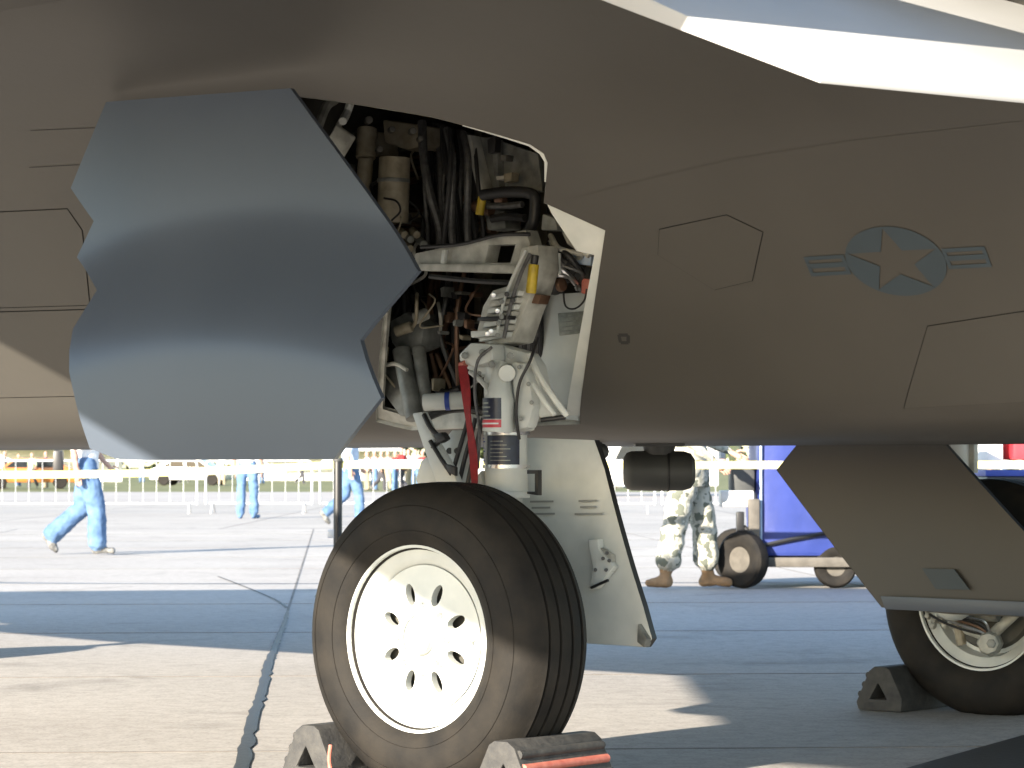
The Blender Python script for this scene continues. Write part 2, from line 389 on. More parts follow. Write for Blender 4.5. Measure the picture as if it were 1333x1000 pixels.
# rest of the body: starboard side, top, nose, tail
port = [(p.x, p.y) for p in prof]
top_half = [(-1.10, 2.40), (-.9, 2.52), (-.45, 2.72), (.2, 2.88), (.9, 2.97), (VC, 3.0)]
stb = [(2 * VC - x, z) for x, z in port[::-1]]
top_all = top_half + [(2 * VC - x, z) for x, z in top_half[::-1][1:]]
def strip(path, u0, u1): 
    k = len(path); fm.add([(u0, x, z) for x, z in path] + [(u1, x, z) for x, z in path], [(i, i + 1, k + i + 1, k + i) for i in range(k - 1)])
strip(stb[::-1], U0, U1); strip(top_all, U0, U1)
ring = port + top_all + stb[:-1]
def loft(stations):                       # (u, half-width scale, z centre, z scale) about (VC, 2.0)
    k = len(ring); vv, ff = [], []
    for (u, sx, zc, sz) in stations: vv += [(u, VC + (x - VC) * sx, zc + (z - 2.0) * sz) for x, z in ring]
    for i in range(len(stations) - 1):
        for j in range(k): ff.append((i * k + j, i * k + (j + 1) % k, (i + 1) * k + (j + 1) % k, (i + 1) * k + j))
    ff.append(list(range(k))); ff.append([(len(stations) - 1) * k + j for j in range(k)])
    fm.add(vv, ff)
loft([(U0, 1, 2, 1), (-6.8, .98, 1.97, .92), (-7.4, .90, 1.95, .86)])
loft([(-6.9, .66, 1.95, .85), (-7.8, .56, 1.92, .78), (-9, .40, 1.84, .58), (-10.3, .24, 1.68, .30), (-11.3, .03, 1.62, .05)])
loft([(U1, 1, 2, 1), (5.2, .86, 2.1, .78), (6.2, .8, 2.15, .6)])
fm.ball((-7.2, VC, 2.55), (1.6, .40, .32), 20)
fus = fm.build('fuselage', 'skin', jet, ang=30)
for bk in backs: bk.build('panel_gap_backing', 'seal', fus)
def skin_panel(name, us, gap, m, off=.0015, label=None):
    p = shrink(us, gap); vv, ff = cdt(dense(p, .08), [], [(u, s) for (u, s) in grid if inside((u, s), shrink(p, .01))])
    o = MB().add([skin(a.x, a.y, off) for a in vv], ff).build(name, m, fus); 
    if label: o['label'] = label
    return o
skin_panel('access_panel', hexa, .0022, 'skin2'); skin_panel('access_panel', low_right, .0022, 'skin2')
skin_panel('bay_side_panel', fwd_hi, .004, 'skin2'); skin_panel('bay_side_panel', fwd_lo, .004, 'skin2')
def groove(us, w=.004, closed=True):      # thin raised sealant line
    P = us + ([us[0]] if closed else []); mb = MB()
    for a, b in zip(P, P[1:]):
        a, b = Vector(a), Vector(b); k = max(1, int((b - a).length / .06)); n = Vector((-(b - a).y, (b - a).x)).normalized() * w / 2; q = [a.lerp(b, i / k) for i in range(k + 1)]
        mb.add([skin(p.x + n.x, p.y + n.y, .0012) for p in q] + [skin(p.x - n.x, p.y - n.y, .0012) for p in q], [(i, i + 1, k + 2 + i, k + 1 + i) for i in range(k)])
    return mb
groove(up_left, .003, False).build('seam_line', 'seal', fus)
groove(tiny, .012).build('drain_vent', 'seal', fus)
crease = skin_poly([(735, 262), (830, 236), (960, 206), (1110, 183), (1330, 158)])
groove(crease, .0025, False).build('seam_line', 'skin2', fus)
# national insignia, low visibility: disc with a star left open, barred both sides
cu, cs = on_skin(1166, 340); rr = abs(on_skin(1166, 294)[1] - on_skin(1166, 386)[1]) / 2
du = on_skin(1231, 340)[0] - on_skin(1101, 340)[0]
print('insignia', cu, cs, rr, du / 2)
ru = du / 2
disc = [(cu + ru * math.cos(2 * math.pi * i / 40), cs + rr * math.sin(2 * math.pi * i / 40)) for i in range(40)]
star = []
for i in range(10):
    a = math.pi / 2 + i * math.pi / 5; q = rr * (.95 if i % 2 == 0 else .37); star.append((cu + q * ru / rr * math.cos(a), cs + q * math.sin(a)))
ins = MB()
def flat(o, h): vv, ff = cdt(dense(o, .04), [dense(x, .04) for x in h]); ins.add([skin(p.x, p.y, .0022) for p in vv], ff)
flat(disc, [star])
for sg in (-1, 1):
    x0, x1 = cu + sg * ru * 1.0, cu + sg * ru * 1.85; lo, hi = min(x0, x1), max(x0, x1)
    bar = [(lo, cs - rr * .30), (hi, cs - rr * .30), (hi, cs + rr * .28), (lo, cs + rr * .28)]
    flat(bar, [shrink(bar, .012)]); flat([(lo + .0125, cs - .008), (hi - .0125, cs - .008), (hi - .0125, cs + .008), (lo + .0125, cs + .008)], [])
ins.build('star_insignia', 'insig', fus)

# ---------------------------------------------------------------- wings, flaps, tail
def wz(v): return 2.303 + .05 * min(0, v + .9)
def le(v): return (.93 - 1.868 * wz(v) - .643 * v) / .766
def te(v): return 2.15 + .30 * (v + 3.04)
VF = -1.70                                # outboard end of the drooped flap
def wing_loft(stations, mb):
    n = 14
    up = [(i / n, .9 * math.sin(math.pi * (i / n) ** .8)) for i in range(n + 1)]
    vv, k = [], 2 * (n + 1) - 2
    for (v, a, b, th, z) in stations:
        c = b - a; sec = [(a + t * c, v, z + .012 + h * th) for t, h in up] + [(a + t * c, v, z) for t, _ in up[::-1][1:-1]]
        vv += sec
    ff = []
    for i in range(len(stations) - 1):
        for j in range(k): ff.append((i * k + j, i * k + (j + 1) % k, (i + 1) * k + (j + 1) % k, (i + 1) * k + j))
    ff.append(list(range(k))); ff.append([(len(stations) - 1) * k + j for j in range(k)])
    mb.add(vv, ff)
def hinge(v): return 1.25 + .30 * (v - VF)
def wing(mir):
    mb = MB()
    wing_loft([(-.70, le(-.70), hinge(-.70), .2, wz(-.7)), (-1.2, le(-1.2), hinge(-1.2), .18, wz(-1.2)), (VF, le(VF), hinge(VF), .16, wz(VF))], mb)
    wing_loft([(VF, le(VF), te(VF), .16, wz(VF)), (-3.4, le(-3.4), te(-3.4), .11, wz(-3.4)), (-5.0, le(-5.0), te(-5.0), .06, wz(-5.0)), (-5.35, le(-5.35) + .06, te(-5.35) + .06, .04, wz(-5.35))], mb)
    if mir: mb.mirror(VC)
    w = mb.build('wing', 'skin', jet, ang=50)
    c0 = B(1070, 100, VF); tip = Vector((c0.x, VF, c0.z)); fl = MB()
    h0 = Vector((hinge(VF) - .06, VF, wz(VF) + .05))
    d = Vector((.30, 1, 0)) * 1.42
    A, Bp, C, D = h0, tip, tip + d, h0 + d
    nrm = (Bp - A).cross(D - A).normalized(); nrm = nrm if nrm.z > 0 else -nrm
    def slab(p, q, r, s, t0, t1): 
        fl.add([p, q, r, s, p - nrm * t0, q - nrm * t1, r - nrm * t1, s - nrm * t0], [(0, 1, 2, 3), (7, 6, 5, 4), (0, 4, 5, 1), (1, 5, 6, 2), (2, 6, 7, 3), (3, 7, 4, 0)])
    slab(A, Bp, C, D, .09, .014)
    if mir: fl.mirror(VC)
    f = fl.build('flap', 'edge', w, bevel=.004)
    return w
wing(False); wing(True)
for mir in (False, True):
    mb = MB()
    mb.prism([(3.4, .1, 2.75), (5.6, .1, 2.75), (6.2, -.75, 4.6), (5.0, -.75, 4.6)], (0, .07, .02))
    if mir: mb.mirror(VC)
    mb.build('tail_fin', 'skin', jet, bevel=.01)
    mb = MB(); mb.prism([(4.3, -.2, 2.66), (5.6, -2.5, 2.62), (6.8, -2.5, 2.62), (6.4, -.2, 2.66)], (0, 0, .07))
    if mir: mb.mirror(VC)
    mb.build('tailplane', 'skin', jet, bevel=.01)

d_ = rayl(472, 2); t_ = (2.296 - CAML.z) / d_.z; q_ = CAML + d_ * t_
MB().box((q_.x, q_.y, 2.296), (.17, .5, .006)).build('wing_drain_panel', 'seal', jet)

# ---------------------------------------------------------------- main gear door (outer face towards us)
door_px = [(138, 133), (92, 245), (122, 288), (100, 335), (126, 378), (95, 428), (90, 484), (104, 545), (117, 584), (150, 597), (190, 599), (434, 598), (496, 518), (469, 443), (544, 353), (378, 115)]
VD = -.48
def door_v(u, z):
    zb = 1.50 - .11 * ((u + .42) / .8) ** 2
    k = (zb - z) / .22; k = max(-1, min(1, k)); sm = (k + 1) / 2; sm = sm * sm * (3 - 2 * sm)
    low = max(0, zb - .18 - z)
    return VD + .05 * (z - 1.5) / .6 - .135 * sm + .10 * low * low * 2.2 + .03 * max(0, -.85 - u) ** 2 * 6
dp = []
for x, y in door_px:
    v_ = VD
    for _ in range(12): q = B(x, y, v_); v_ = door_v(q.x, q.z)
    dp.append((q.x, q.z))
us_ = [p[0] for p in dp]; zs_ = [p[1] for p in dp]
dgrid = [(min(us_) + .04 * i, min(zs_) + .025 * j) for i in range(60) for j in range(60)]
dd = dense(dp, .05); v2, f2 = cdt(dd, [], [p for p in dgrid if inside(p, shrink(dp, .008))])
dm = MB(); nV = len(v2)
dm.add([(p.x, door_v(p.x, p.y), p.y) for p in v2], f2)
dob = dm.build('main_gear_door', 'door', jet, ang=60)
di = MB(); di.add([(p.x, door_v(p.x, p.y) + .016, p.y) for p in v2], [f[::-1] for f in f2]); di.build('door_inner_skin', 'white_dirty', dob, ang=60)
de = MB(); k = len(dd)
de.add([(p[0], door_v(*p), p[1]) for p in dd] + [(p[0], door_v(*p) + .016, p[1]) for p in dd], [(i, (i + 1) % k, k + (i + 1) % k, k + i) for i in range(k)])
de.build('door_edge', 'door', dob, ang=30)

# ---------------------------------------------------------------- wheel bay
ub0 = min(p[0] for p in bay_us) - .25; ub1 = max(p[0] for p in bay_us) + .22
lin = MB(); VB = 1.28; zt, zb_ = 2.24, 1.085
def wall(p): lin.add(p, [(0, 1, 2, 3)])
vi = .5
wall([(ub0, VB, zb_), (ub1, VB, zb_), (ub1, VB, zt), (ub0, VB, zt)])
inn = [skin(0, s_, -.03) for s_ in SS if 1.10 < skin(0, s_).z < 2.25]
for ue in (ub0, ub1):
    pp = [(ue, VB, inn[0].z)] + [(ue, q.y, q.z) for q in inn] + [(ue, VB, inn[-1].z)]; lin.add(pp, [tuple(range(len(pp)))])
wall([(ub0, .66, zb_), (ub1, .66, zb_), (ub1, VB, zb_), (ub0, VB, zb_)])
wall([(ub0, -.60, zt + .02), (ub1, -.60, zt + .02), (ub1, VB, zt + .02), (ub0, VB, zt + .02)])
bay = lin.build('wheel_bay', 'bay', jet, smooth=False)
for i in range(7):                        # stiffening ribs of the bay walls
    u = ub0 + (ub1 - ub0) * (i + .5) / 7
    MB().box((u, VB - .03, (zt + zb_) / 2), (.035, .06, zt - zb_)).build('rib', 'cream', bay, bevel=.004)
# white lip round the opening
lip = MB(); bo = dense(bay_us, .05); k = len(bo)
lip.add([skin(u, s, .001) for u, s in bo] + [skin(u, s, -.05) for u, s in bo], [(i, (i + 1) % k, k + (i + 1) % k, k + i) for i in range(k)])
lip.build('bay_lip', 'white_dirty', bay, ang=25)
def flange(name, pxs, m, off=-.012, th=.012, v=None):
    if v is None:
        us = skin_poly(pxs); vv, ff = cdt(dense(us, .06), []); top = [skin(p.x, p.y, off) for p in vv]; bot = [skin(p.x, p.y, off - th) for p in vv]; n = len(vv)
        mb = MB().add(top, ff).add(bot, [f[::-1] for f in ff])
        return mb.build(name, m, bay)
flange('flange', [(706, 262), (707, 246), (713, 248), (715, 264), (786, 301), (753, 551), (735, 552), (771, 335), (748, 330), (716, 282)], 'white')
flange('flange', [(735, 552), (741, 538), (640, 546), (540, 549), (496, 536), (502, 410), (495, 410), (489, 548), (535, 560), (640, 556)], 'white_dirty')
flange('flange', [(600, 163), (690, 188), (708, 200), (713, 212), (711, 240), (706, 240), (706, 214), (700, 204), (686, 194), (600, 168)], 'white')

def T(name, pts, r, m='hose', n=8, par=None, v=None):       # tube through pixel points (px, py, v)
    P = [B(*p) for p in pts]; P = spline(P, 6) if len(P) > 2 else P
    return MB().tube(P, r, n).build(name, m, par or bay)
def PR(name, pts, v, th, m, bev=.006, par=None, lab=None, dv=0.0):  # prism whose outline is given in pixels on plane v; dv tilts it
    x0 = sum(p[0] for p in pts) / len(pts)
    P = [B(x, y, v + dv * (x - x0)) for x, y in pts]
    o = MB().prism(P, (0, th, 0)).build(name, m, par or bay, bevel=bev, ang=30)
    if lab: o['label'] = lab
    return o
def CY_(name, p0, p1, r, m, n=18, par=None, bev=.004, r1=None): return MB().cyl(B(*p0), B(*p1), r, r1, n).build(name, m, par or bay, bevel=bev)

# upper left of the bay: cream ducts, cylinders and a pale tilted cover
PR('cover_plate', [(437, 162), (459, 178), (441, 208), (424, 186)], .12, .02, 'white_dirty', dv=.002)
T('bracket_arm', [(412, 172, .2), (424, 140, .3), (436, 130, .35)], .016, 'white_dirty')
T('bracket_arm', [(446, 158, .25), (452, 146, .3), (456, 134, .3)], .014, 'white')
T('pipe', [(418, 205, .3), (432, 180, .3), (448, 150, .35)], .010, 'white_dirty')
CY_('actuator', (472, 262, .50), (476, 206, .50), .026, 'cream'); CY_('actuator_head', (476, 206, .50), (478, 168, .52), .034, 'cream')
CY_('reservoir', (511, 290, .46), (514, 205, .46), .052, 'cream'); CY_('band_clamp', (512.5, 238, .46), (512.6, 233, .46), .055, 'greypart', bev=.001)
PR('junction_box', [(497, 155), (553, 164), (552, 190), (530, 196), (500, 186)], .52, .12, 'cream', .012)
PR('junction_box', [(465, 168), (492, 172), (494, 202), (468, 202)], .56, .10, 'cream', .01)
T('wire', [(500, 258, .39), (516, 262, .38), (521, 275, .38), (510, 287, .39)], .0035, 'hose')
for (x, y, r) in ((478, 158, .022), (492, 196, .018), (535, 172, .02), (545, 182, .016), (508, 170, .018)):
    CY_('fitting', (x, y, .44), (x + 3, y - 2, .40), r * .6, 'bay', 10)
CY_('actuator', (455, 215, .62), (462, 300, .62), .02, 'greypart')
for i, (x, y) in enumerate(((520, 300), (528, 306), (536, 300), (545, 312), (527, 318))): CY_('fitting', (x, y, .5), (x + 7, y + 6, .46), .013, ('cream', 'greypart')[i % 2], 10)
# bundle of hoses in the middle
rnd = random.Random(3)
for i in range(22):
    x = 553 + i * 3.2 + rnd.uniform(-3, 3); b = rnd.uniform(-12, 16); v = .42 + rnd.uniform(0, .35)
    T('hose', [(x - 4, 158 + i * .9, v), (x + rnd.uniform(-4, 6), 205, v - .04), (x + b * .5, 250, v - .05), (x + b + rnd.uniform(-8, 8), 300, v), (x + b * 1.4, 345, v + .1)], rnd.choice((.007, .009, .012, .015)), rnd.choice(('hose', 'hose', 'hoseg', 'hose', 'hoseg')))
for i in range(16):
    x = 505 + i * 7 + rnd.uniform(-4, 4); v = .62 + rnd.uniform(0, .4)
    T('hose', [(x, 352, v), (x + rnd.uniform(-10, 12), 395, v - .05), (x + rnd.uniform(-14, 10), 440, v - .05), (x + rnd.uniform(-12, 16), 505, v)], rnd.choice((.008, .011, .014)), rnd.choice(('hose', 'hoseg', 'hose', 'copper')))
for i in range(10):
    y = 196 + i * 13 + rnd.uniform(-4, 4); v = .72 + rnd.uniform(0, .3)
    T('pipe', [(400, y, v), (480, y + rnd.uniform(-16, 16), v), (560, y + rnd.uniform(-16, 16), v), (650, y + rnd.uniform(-20, 10), v)], rnd.choice((.006, .009)), rnd.choice(('copper', 'greypart', 'cream')))
# bulkhead at upper right
PR('bulkhead', [(606, 176), (640, 180), (700, 200), (706, 250), (625, 252)], .52, .02, 'greypart', .003)
PR('bulkhead_rib', [(603, 175), (612, 176), (630, 252), (622, 252)], .47, .05, 'white_dirty', .003)
PR('bulkhead_rib', [(640, 180), (646, 182), (650, 250), (644, 250)], .49, .04, 'greypart', .003)
PR('bracket', [(634, 182), (645, 176), (644, 198), (635, 200)], .45, .03, 'black', .003)
T('pipe', [(628, 254, .40), (660, 250, .40), (690, 252, .40), (697, 262, .40), (694, 290, .40), (686, 305, .40), (690, 318, .38)], .018, 'hose', 12)
T('pipe', [(635, 268, .44), (660, 268, .44), (680, 266, .44)], .011, 'hoseg')
T('pipe', [(640, 285, .46), (660, 282, .46), (684, 284, .44)], .013, 'hose')
CY_('valve', (624, 280, .42), (628, 256, .42), .014, 'yellow', 12); CY_('valve', (618, 268, .46), (640, 274, .46), .02, 'copper', 12)
PR('valve_block', [(630, 272), (656, 274), (658, 298), (634, 300)], .5, .08, 'greypart', .008)
PR('junction_box', [(706, 278), (722, 284), (726, 300), (704, 300)], .34, .06, 'greypart', .006)
# electronics and white side panel at right
PR('side_panel', [(707, 384), (766, 380), (752, 548), (700, 542)], .57, .02, 'white', .003)
PR('data_plate', [(726, 408), (761, 405), (763, 433), (728, 437)], .562, .004, 'label_grey', .001)
for i in range(4): PR('stencil', [(730, 413 + i * 6), (755 - 5 * (i % 2), 411 + i * 6), (755 - 5 * (i % 2), 412.2 + i * 6), (730, 414.2 + i * 6)], .558, .002, 'greypart', 0)
PR('support_arm', [(722, 284), (728, 283), (772, 326), (765, 334), (755, 328)], .40, .03, 'white', .004)
PR('support_arm', [(730, 300), (770, 330), (764, 336), (738, 318)], .42, .02, 'white_dirty', .003)
PR('connector_box', [(735, 330), (770, 334), (768, 346), (733, 342)], .43, .06, 'shirt2', .004)
PR('connector_box', [(703, 335), (718, 330), (720, 352), (705, 356)], .42, .06, 'white_dirty', .006)
PR('connector_box', [(735, 346), (768, 348), (764, 372), (738, 366)], .50, .05, 'bay', .004)
MB().ball(B(722, 372, .40), .030, 14).build('accumulator', 'hose', bay); CY_('accumulator_band', (712, 375, .40), (733, 370, .40), .022, 'copper', 14)
PR('clip', [(757, 362), (768, 364), (766, 384), (756, 382)], .44, .03, 'redpaint', .004)
for i in range(12):
    x0 = 698 + rnd.uniform(0, 20); y0 = 305 + rnd.uniform(0, 30)
    T('wire', [(x0, y0, .42), (x0 + rnd.uniform(5, 25), y0 + rnd.uniform(8, 24), .38), (x0 + rnd.uniform(18, 45), y0 + rnd.uniform(20, 40), .42), (x0 + rnd.uniform(20, 48), y0 + rnd.uniform(30, 52), .45)], rnd.choice((.004, .006, .009)), rnd.choice(('hose', 'hoseg', 'copper', 'white_dirty', 'steel')))
T('wire', [(733, 375, .44), (736, 398, .44), (748, 402, .44), (760, 392, .44), (764, 376, .44)], .003, 'hose')
T('pipe', [(700, 358, .38), (726, 358, .37), (742, 360, .40)], .008, 'steel'); T('pipe', [(727, 330, .37), (727, 345, .37), (728, 358, .37)], .008, 'white')
for i in range(6): T('hose', [(690 + i * 3, 380, .55), (684 + i * 4, 420, .56), (676 + i * 6, 470, .58)], .009, 'hose' if i % 2 else 'hoseg')
for i in range(46):                       # small brackets, clips and connectors scattered through the bay
    reg = rnd.choice(((410, 560, 150, 320, .58), (560, 640, 180, 330, .66), (510, 620, 360, 500, .62), (640, 700, 200, 300, .48), (560, 610, 365, 500, .50)))
    x, y = rnd.uniform(reg[0], reg[1]), rnd.uniform(reg[2], reg[3]); w_, h_ = rnd.uniform(4, 13), rnd.uniform(4, 16); v = reg[4] + rnd.uniform(-.1, .12); t_ = rnd.uniform(-3, 3)
    PR(rnd.choice(('bracket', 'connector', 'clip')), [(x, y), (x + w_, y + t_), (x + w_ - 1, y + h_ + t_), (x + 1, y + h_)], v, rnd.uniform(.02, .06), rnd.choice(('cream', 'greypart', 'bay', 'white_dirty', 'copper', 'black')), .003)
for i in range(26):
    x, y = rnd.uniform(410, 640), rnd.uniform(170, 320) if i % 2 else rnd.uniform(370, 460); x = max(x, 505) if y > 350 else x; v = rnd.uniform(.45, .7)
    T('wire', [(x, y, v), (x + rnd.uniform(-14, 14), y + rnd.uniform(8, 22), v - .04), (x + rnd.uniform(-20, 20), y + rnd.uniform(24, 46), v), (x + rnd.uniform(-24, 24), y + rnd.uniform(40, 66), v + .06)], rnd.choice((.003, .004, .006)), rnd.choice(('hose', 'hoseg', 'white_dirty', 'copper', 'cream')), 6)
# drag brace: long tapered arm with a square window
arm = [(540, 330), (684, 299), (690, 318), (676, 346), (672, 356), (540, 352)]; win = [(636, 319), (671, 318), (664, 342), (631, 342)]
A2 = [(B(x, y, .30).x, B(x, y, .30).z) for x, y in arm]; H2 = [(B(x, y, .30).x, B(x, y, .30).z) for x, y in win]
vv, ff = cdt(A2, [H2]); mb = MB(); n = len(vv)
mb.add([(p.x, .30, p.y) for p in vv], ff).add([(p.x, .36, p.y) for p in vv], [f[::-1] for f in ff])
for P in (A2, H2): 
    k = len(P); mb.add([(p[0], .30, p[1]) for p in P] + [(p[0], .36, p[1]) for p in P], [(i, (i + 1) % k, k + (i + 1) % k, k + i) for i in range(k)])
brace = mb.build('drag_brace', 'white_dirty', jet, bevel=.003)
PR('brace_rib', [(542, 343), (670, 345), (670, 356), (542, 352)], .285, .02, 'white_dirty', .003, brace)
PR('brace_rib', [(575, 326), (580, 325), (578, 344), (573, 344)], .288, .02, 'white', .002, brace)
T('brace_hose', [(548, 322, .28), (600, 318, .27), (650, 306, .27), (690, 305, .30)], .006, 'hose', 8, brace)
T('brace_hose', [(560, 360, .30), (620, 366, .30), (665, 368, .32)], .008, 'hose', 8, brace)
# lower left of the bay: grey cast actuator and linkages
PR('casting', [(506, 418), (528, 405), (552, 424), (548, 452), (522, 462), (508, 446)], .50, .10, 'greypart', .014)
CY_('actuator', (522, 455, .48), (540, 545, .44), .030, 'greypart'); CY_('actuator', (545, 452, .50), (556, 540, .48), .022, 'greypart')
PR('casting', [(500, 478), (520, 470), (540, 500), (542, 545), (520, 542), (500, 515)], .53, .07, 'greypart', .012)
CY_('fitting', (540, 415, .46), (556, 408, .50), .02, 'white_dirty'); CY_('fitting', (515, 432, .46), (536, 425, .48), .018, 'cream')
T('pipe', [(503, 475, .45), (516, 474, .44), (530, 482, .44)], .007, 'white_dirty')
CY_('cross_tube', (552, 524, .34), (606, 521, .40), .028, 'white', 20); CY_('blue_band', (580, 522.4, .368), (586, 522.1, .376), .0295, 'blueband', 20, bev=0)
T('hose', [(548, 548, .34), (575, 536, .38), (604, 532, .42), (640, 536, .45)], .012, 'hose')
T('hose', [(560, 500, .60), (580, 512, .62), (600, 505, .60)], .012, 'hose')
PR('floor_frame', [(545, 560), (560, 540), (605, 536), (640, 545), (640, 556)], .46, .05, 'white_dirty', .006)

# ---------------------------------------------------------------- main wheels
AX = .445; WS = 1.12
def disc_w(r): return -.085 - .012 * max(0, 1 - (r / .20) ** 2)
def wheel(mir):
    ax = (0, 1, 0); o = (0, 0, AX); s = MB()
    s.lathe([(.222, .02), (.215, -.078), (.226, -.092), (.238, -.100), (.262, -.106), (.274, -.112), (.279, -.119), (.276, -.125), (.268, -.124), (.266, -.09), (.262, .09), (.268, .124), (.276, .125), (.279, .119), (.262, .106), (.226, .092), (.215, .05), (.12, .045)], o, ax, 72)
    slots = []
    for k in range(8):
        a = R(22.5 + 45 * k); c, si = math.cos(a), math.sin(a); P = []
        for j in range(16):
            t = 2 * math.pi * j / 16; x = .137 + .034 * math.cos(t); y = .0175 * math.sin(t); P.append((x * c - y * si, x * si + y * c))
        slots.append(P)
    outer = [(.216 * math.cos(2 * math.pi * i / 72), .216 * math.sin(2 * math.pi * i / 72)) for i in range(72)]
    gp = [(r * math.cos(t + r * 9), r * math.sin(t + r * 9)) for r in (.03, .06, .085, .185, .202) for t in [2 * math.pi * i / 24 for i in range(24)]]
    vv, ff = cdt(outer, slots, gp)
    s.add([(p.x, disc_w(p.length), AX + p.y) for p in vv], ff); s.add([(p.x, disc_w(p.length) + .022, AX + p.y) for p in vv], [f[::-1] for f in ff])
    for P in slots:
        k = len(P); s.add([(x, disc_w(math.hypot(x, y)), AX + y) for x, y in P] + [(x, disc_w(math.hypot(x, y)) + .022, AX + y) for x, y in P], [(i, (i + 1) % k, k + (i + 1) % k, k + i) for i in range(k)])
    s.lathe([(.0, -.122), (.040, -.122), (.046, -.117), (.048, -.09)], o, ax, 32)
    s.lathe([(.072, -.1005), (.076, -.103), (.082, -.103), (.086, -.098)], o, ax, 48)
    for q in s.V: q.y *= WS
    if mir: s.mirror(VC)
    w = s.build('main_wheel', 'white', jet, ang=32)
    t = MB(); pr = [(.262, -.108), (.275, -.124), (.300, -.137), (.335, -.146), (.372, -.145), (.403, -.135), (.428, -.118), (.445, -.098), (.453, -.080)]
    for g in (-.066, -.024, .024, .066):
        d = .004 if abs(g) < .05 else 0
        rt = .4615 - .10 * max(0, abs(g) - .02) ** 1.2
        pr += [(rt - .0005, g - .0055), (rt - .009, g - .0045), (rt - .009, g + .0045), (rt - .0005, g + .0055)]
    pr += [(r, -w_) for r, w_ in pr[:9][::-1]]
    t.lathe(pr, o, ax, 96)
    for (r, w_) in ((.318, -.1425), (.392, -.1395)): t.lathe([(r - .002, w_ + .003), (r, w_ - .0012), (r + .002, w_ + .003)], o, ax, 96)
    for v in t.V:
        v.y *= WS
        if v.z < .001: v.z = .001
        if v.z < .12: v.y *= 1 + .06 * (1 - v.z / .12)
    if mir: t.mirror(VC)
    t.build('tyre', 'rubber', w, ang=40)
    for k in range(8):
        a = R(45 * k); b = MB(); c = Vector((.100 * math.cos(a), disc_w(.1) * WS, AX + .100 * math.sin(a))); b.cyl(c, c - Vector((0, .012, 0)), .008, n=6)
        if mir: b.mirror(VC)
        b.build('wheel_bolt', 'steel', w)
    v = MB(); c = Vector((.19, -.09 * WS, AX)); v.cyl(c, c - Vector((0, .025, 0)), .005, n=8)
    if mir: v.mirror(VC)
    v.build('valve_stem', 'white', w)
    b = MB(); b.lathe([(.05, .075), (.19, .075), (.20, .06), (.20, -.05), (.05, -.05)], o, ax, 40)
    if mir: b.mirror(VC)
    b.build('brake_pack', 'bay', w)
    return w
wheel(False); wheel(True)

# ---------------------------------------------------------------- gear legs
SU, SV = -.02, .30
def leg(mir):
    s = MB(); P = lambda z, u=SU, v=SV: Vector((u, v, z))
    s.cyl(P(.86), P(1.30, SU - .005), .066, n=28)
    s.cyl(P(.40), P(.90), .050, n=28)
    s.cyl((SU, SV + .07, AX), (SU, -.06, AX), .042, n=24)
    s.cyl(P(.855), P(.875), .073, n=28)
    if mir: s.cyl(P(1.28), P(1.7, SU, SV + .3), .06, n=24)
    s.ball(P(AX), (.085, .085, .08), 16)
    if mir: s.mirror(VC)
    return s.build('gear_leg', 'white', jet, bevel=.003)
gl = leg(False); glm = leg(True)
for mir, par in ((False, gl), (True, glm)):
    # torque link, hydraulic lines and axle bracket
    s = MB(); s.prism([(SU - .07, SV - .04, .94), (SU - .30, SV - .04, .70), (SU - .27, SV - .04, .67), (SU - .05, SV - .04, .84)], (0, .08, 0))
    if mir: s.mirror(VC)
    s.build('torque_link', 'white', par, bevel=.006)
    s = MB(); s.prism([(SU - .05, SV - .04, .44), (SU - .27, SV - .04, .69), (SU - .30, SV - .04, .67), (SU - .05, SV - .04, .38)], (0, .08, 0))
    if mir: s.mirror(VC)
    s.build('torque_link', 'white', par, bevel=.006)
    for q in range(3):
        s = MB(); s.tube(spline([(SU - .03 - .03 * q, SV - .075, 1.1), (SU - .09 - .03 * q, SV - .09, .85), (SU - .16 + .03 * q, SV - .02, .62), (SU - .06, SV - .0, .5)], 8), .007)
        if mir: s.mirror(VC)
        s.build('brake_hose', 'hose', par)
# piston and calliper arms seen inside the far wheel
fw = MB(); c = Vector((-.03, VC * 2 - .12, AX - .03))
s = MB(); s.cyl(B(1290, 828, 3.08), B(1330, 790, 3.08), .022, n=12); s.cyl(B(1290, 832, 3.06), B(1222, 806, 3.08), .018, n=12); s.build('brake_linkage', 'white_dirty', glm, bevel=.003)
MB().cyl(B(1286, 838, 2.98), B(1289, 837, 3.10), .040, .052, 8).build('axle_nut', 'white_dirty', glm, bevel=.006)
MB().cyl(B(1290, 838, 2.97), B(1291, 838, 3.0), .018, n=6).build('axle_nut', 'greypart', glm, bevel=.002)
for q in range(5): T('brake_hose', [(1210 + q * 9, 800, 3.0), (1232 + q * 8, 812 - 2 * q, 2.98), (1262 + q * 5, 822 - 3 * q, 3.0), (1290, 828, 3.04)], .005, ('hose', 'steel', 'copper')[q % 3], 6, glm)
MB().cyl(B(1245, 800, 3.06), B(1252, 840, 3.06), .02, n=8).build('brake_fitting', 'cream', glm, bevel=.003)
for (x, y) in ((1206, 800), (1214, 806), (1224, 803), (1236, 808), (1212, 813), (1228, 812)):
    MB().cyl(B(x, y, 3.05), B(x + 5, y + 3, 3.05), .014, n=8).build('brake_fitting', 'white_dirty', glm, bevel=.002)
MB().cyl(B(1240, 800, 3.02), B(1300, 804, 3.02), .018, n=10).build('brake_fitting', 'greypart', glm, bevel=.002)

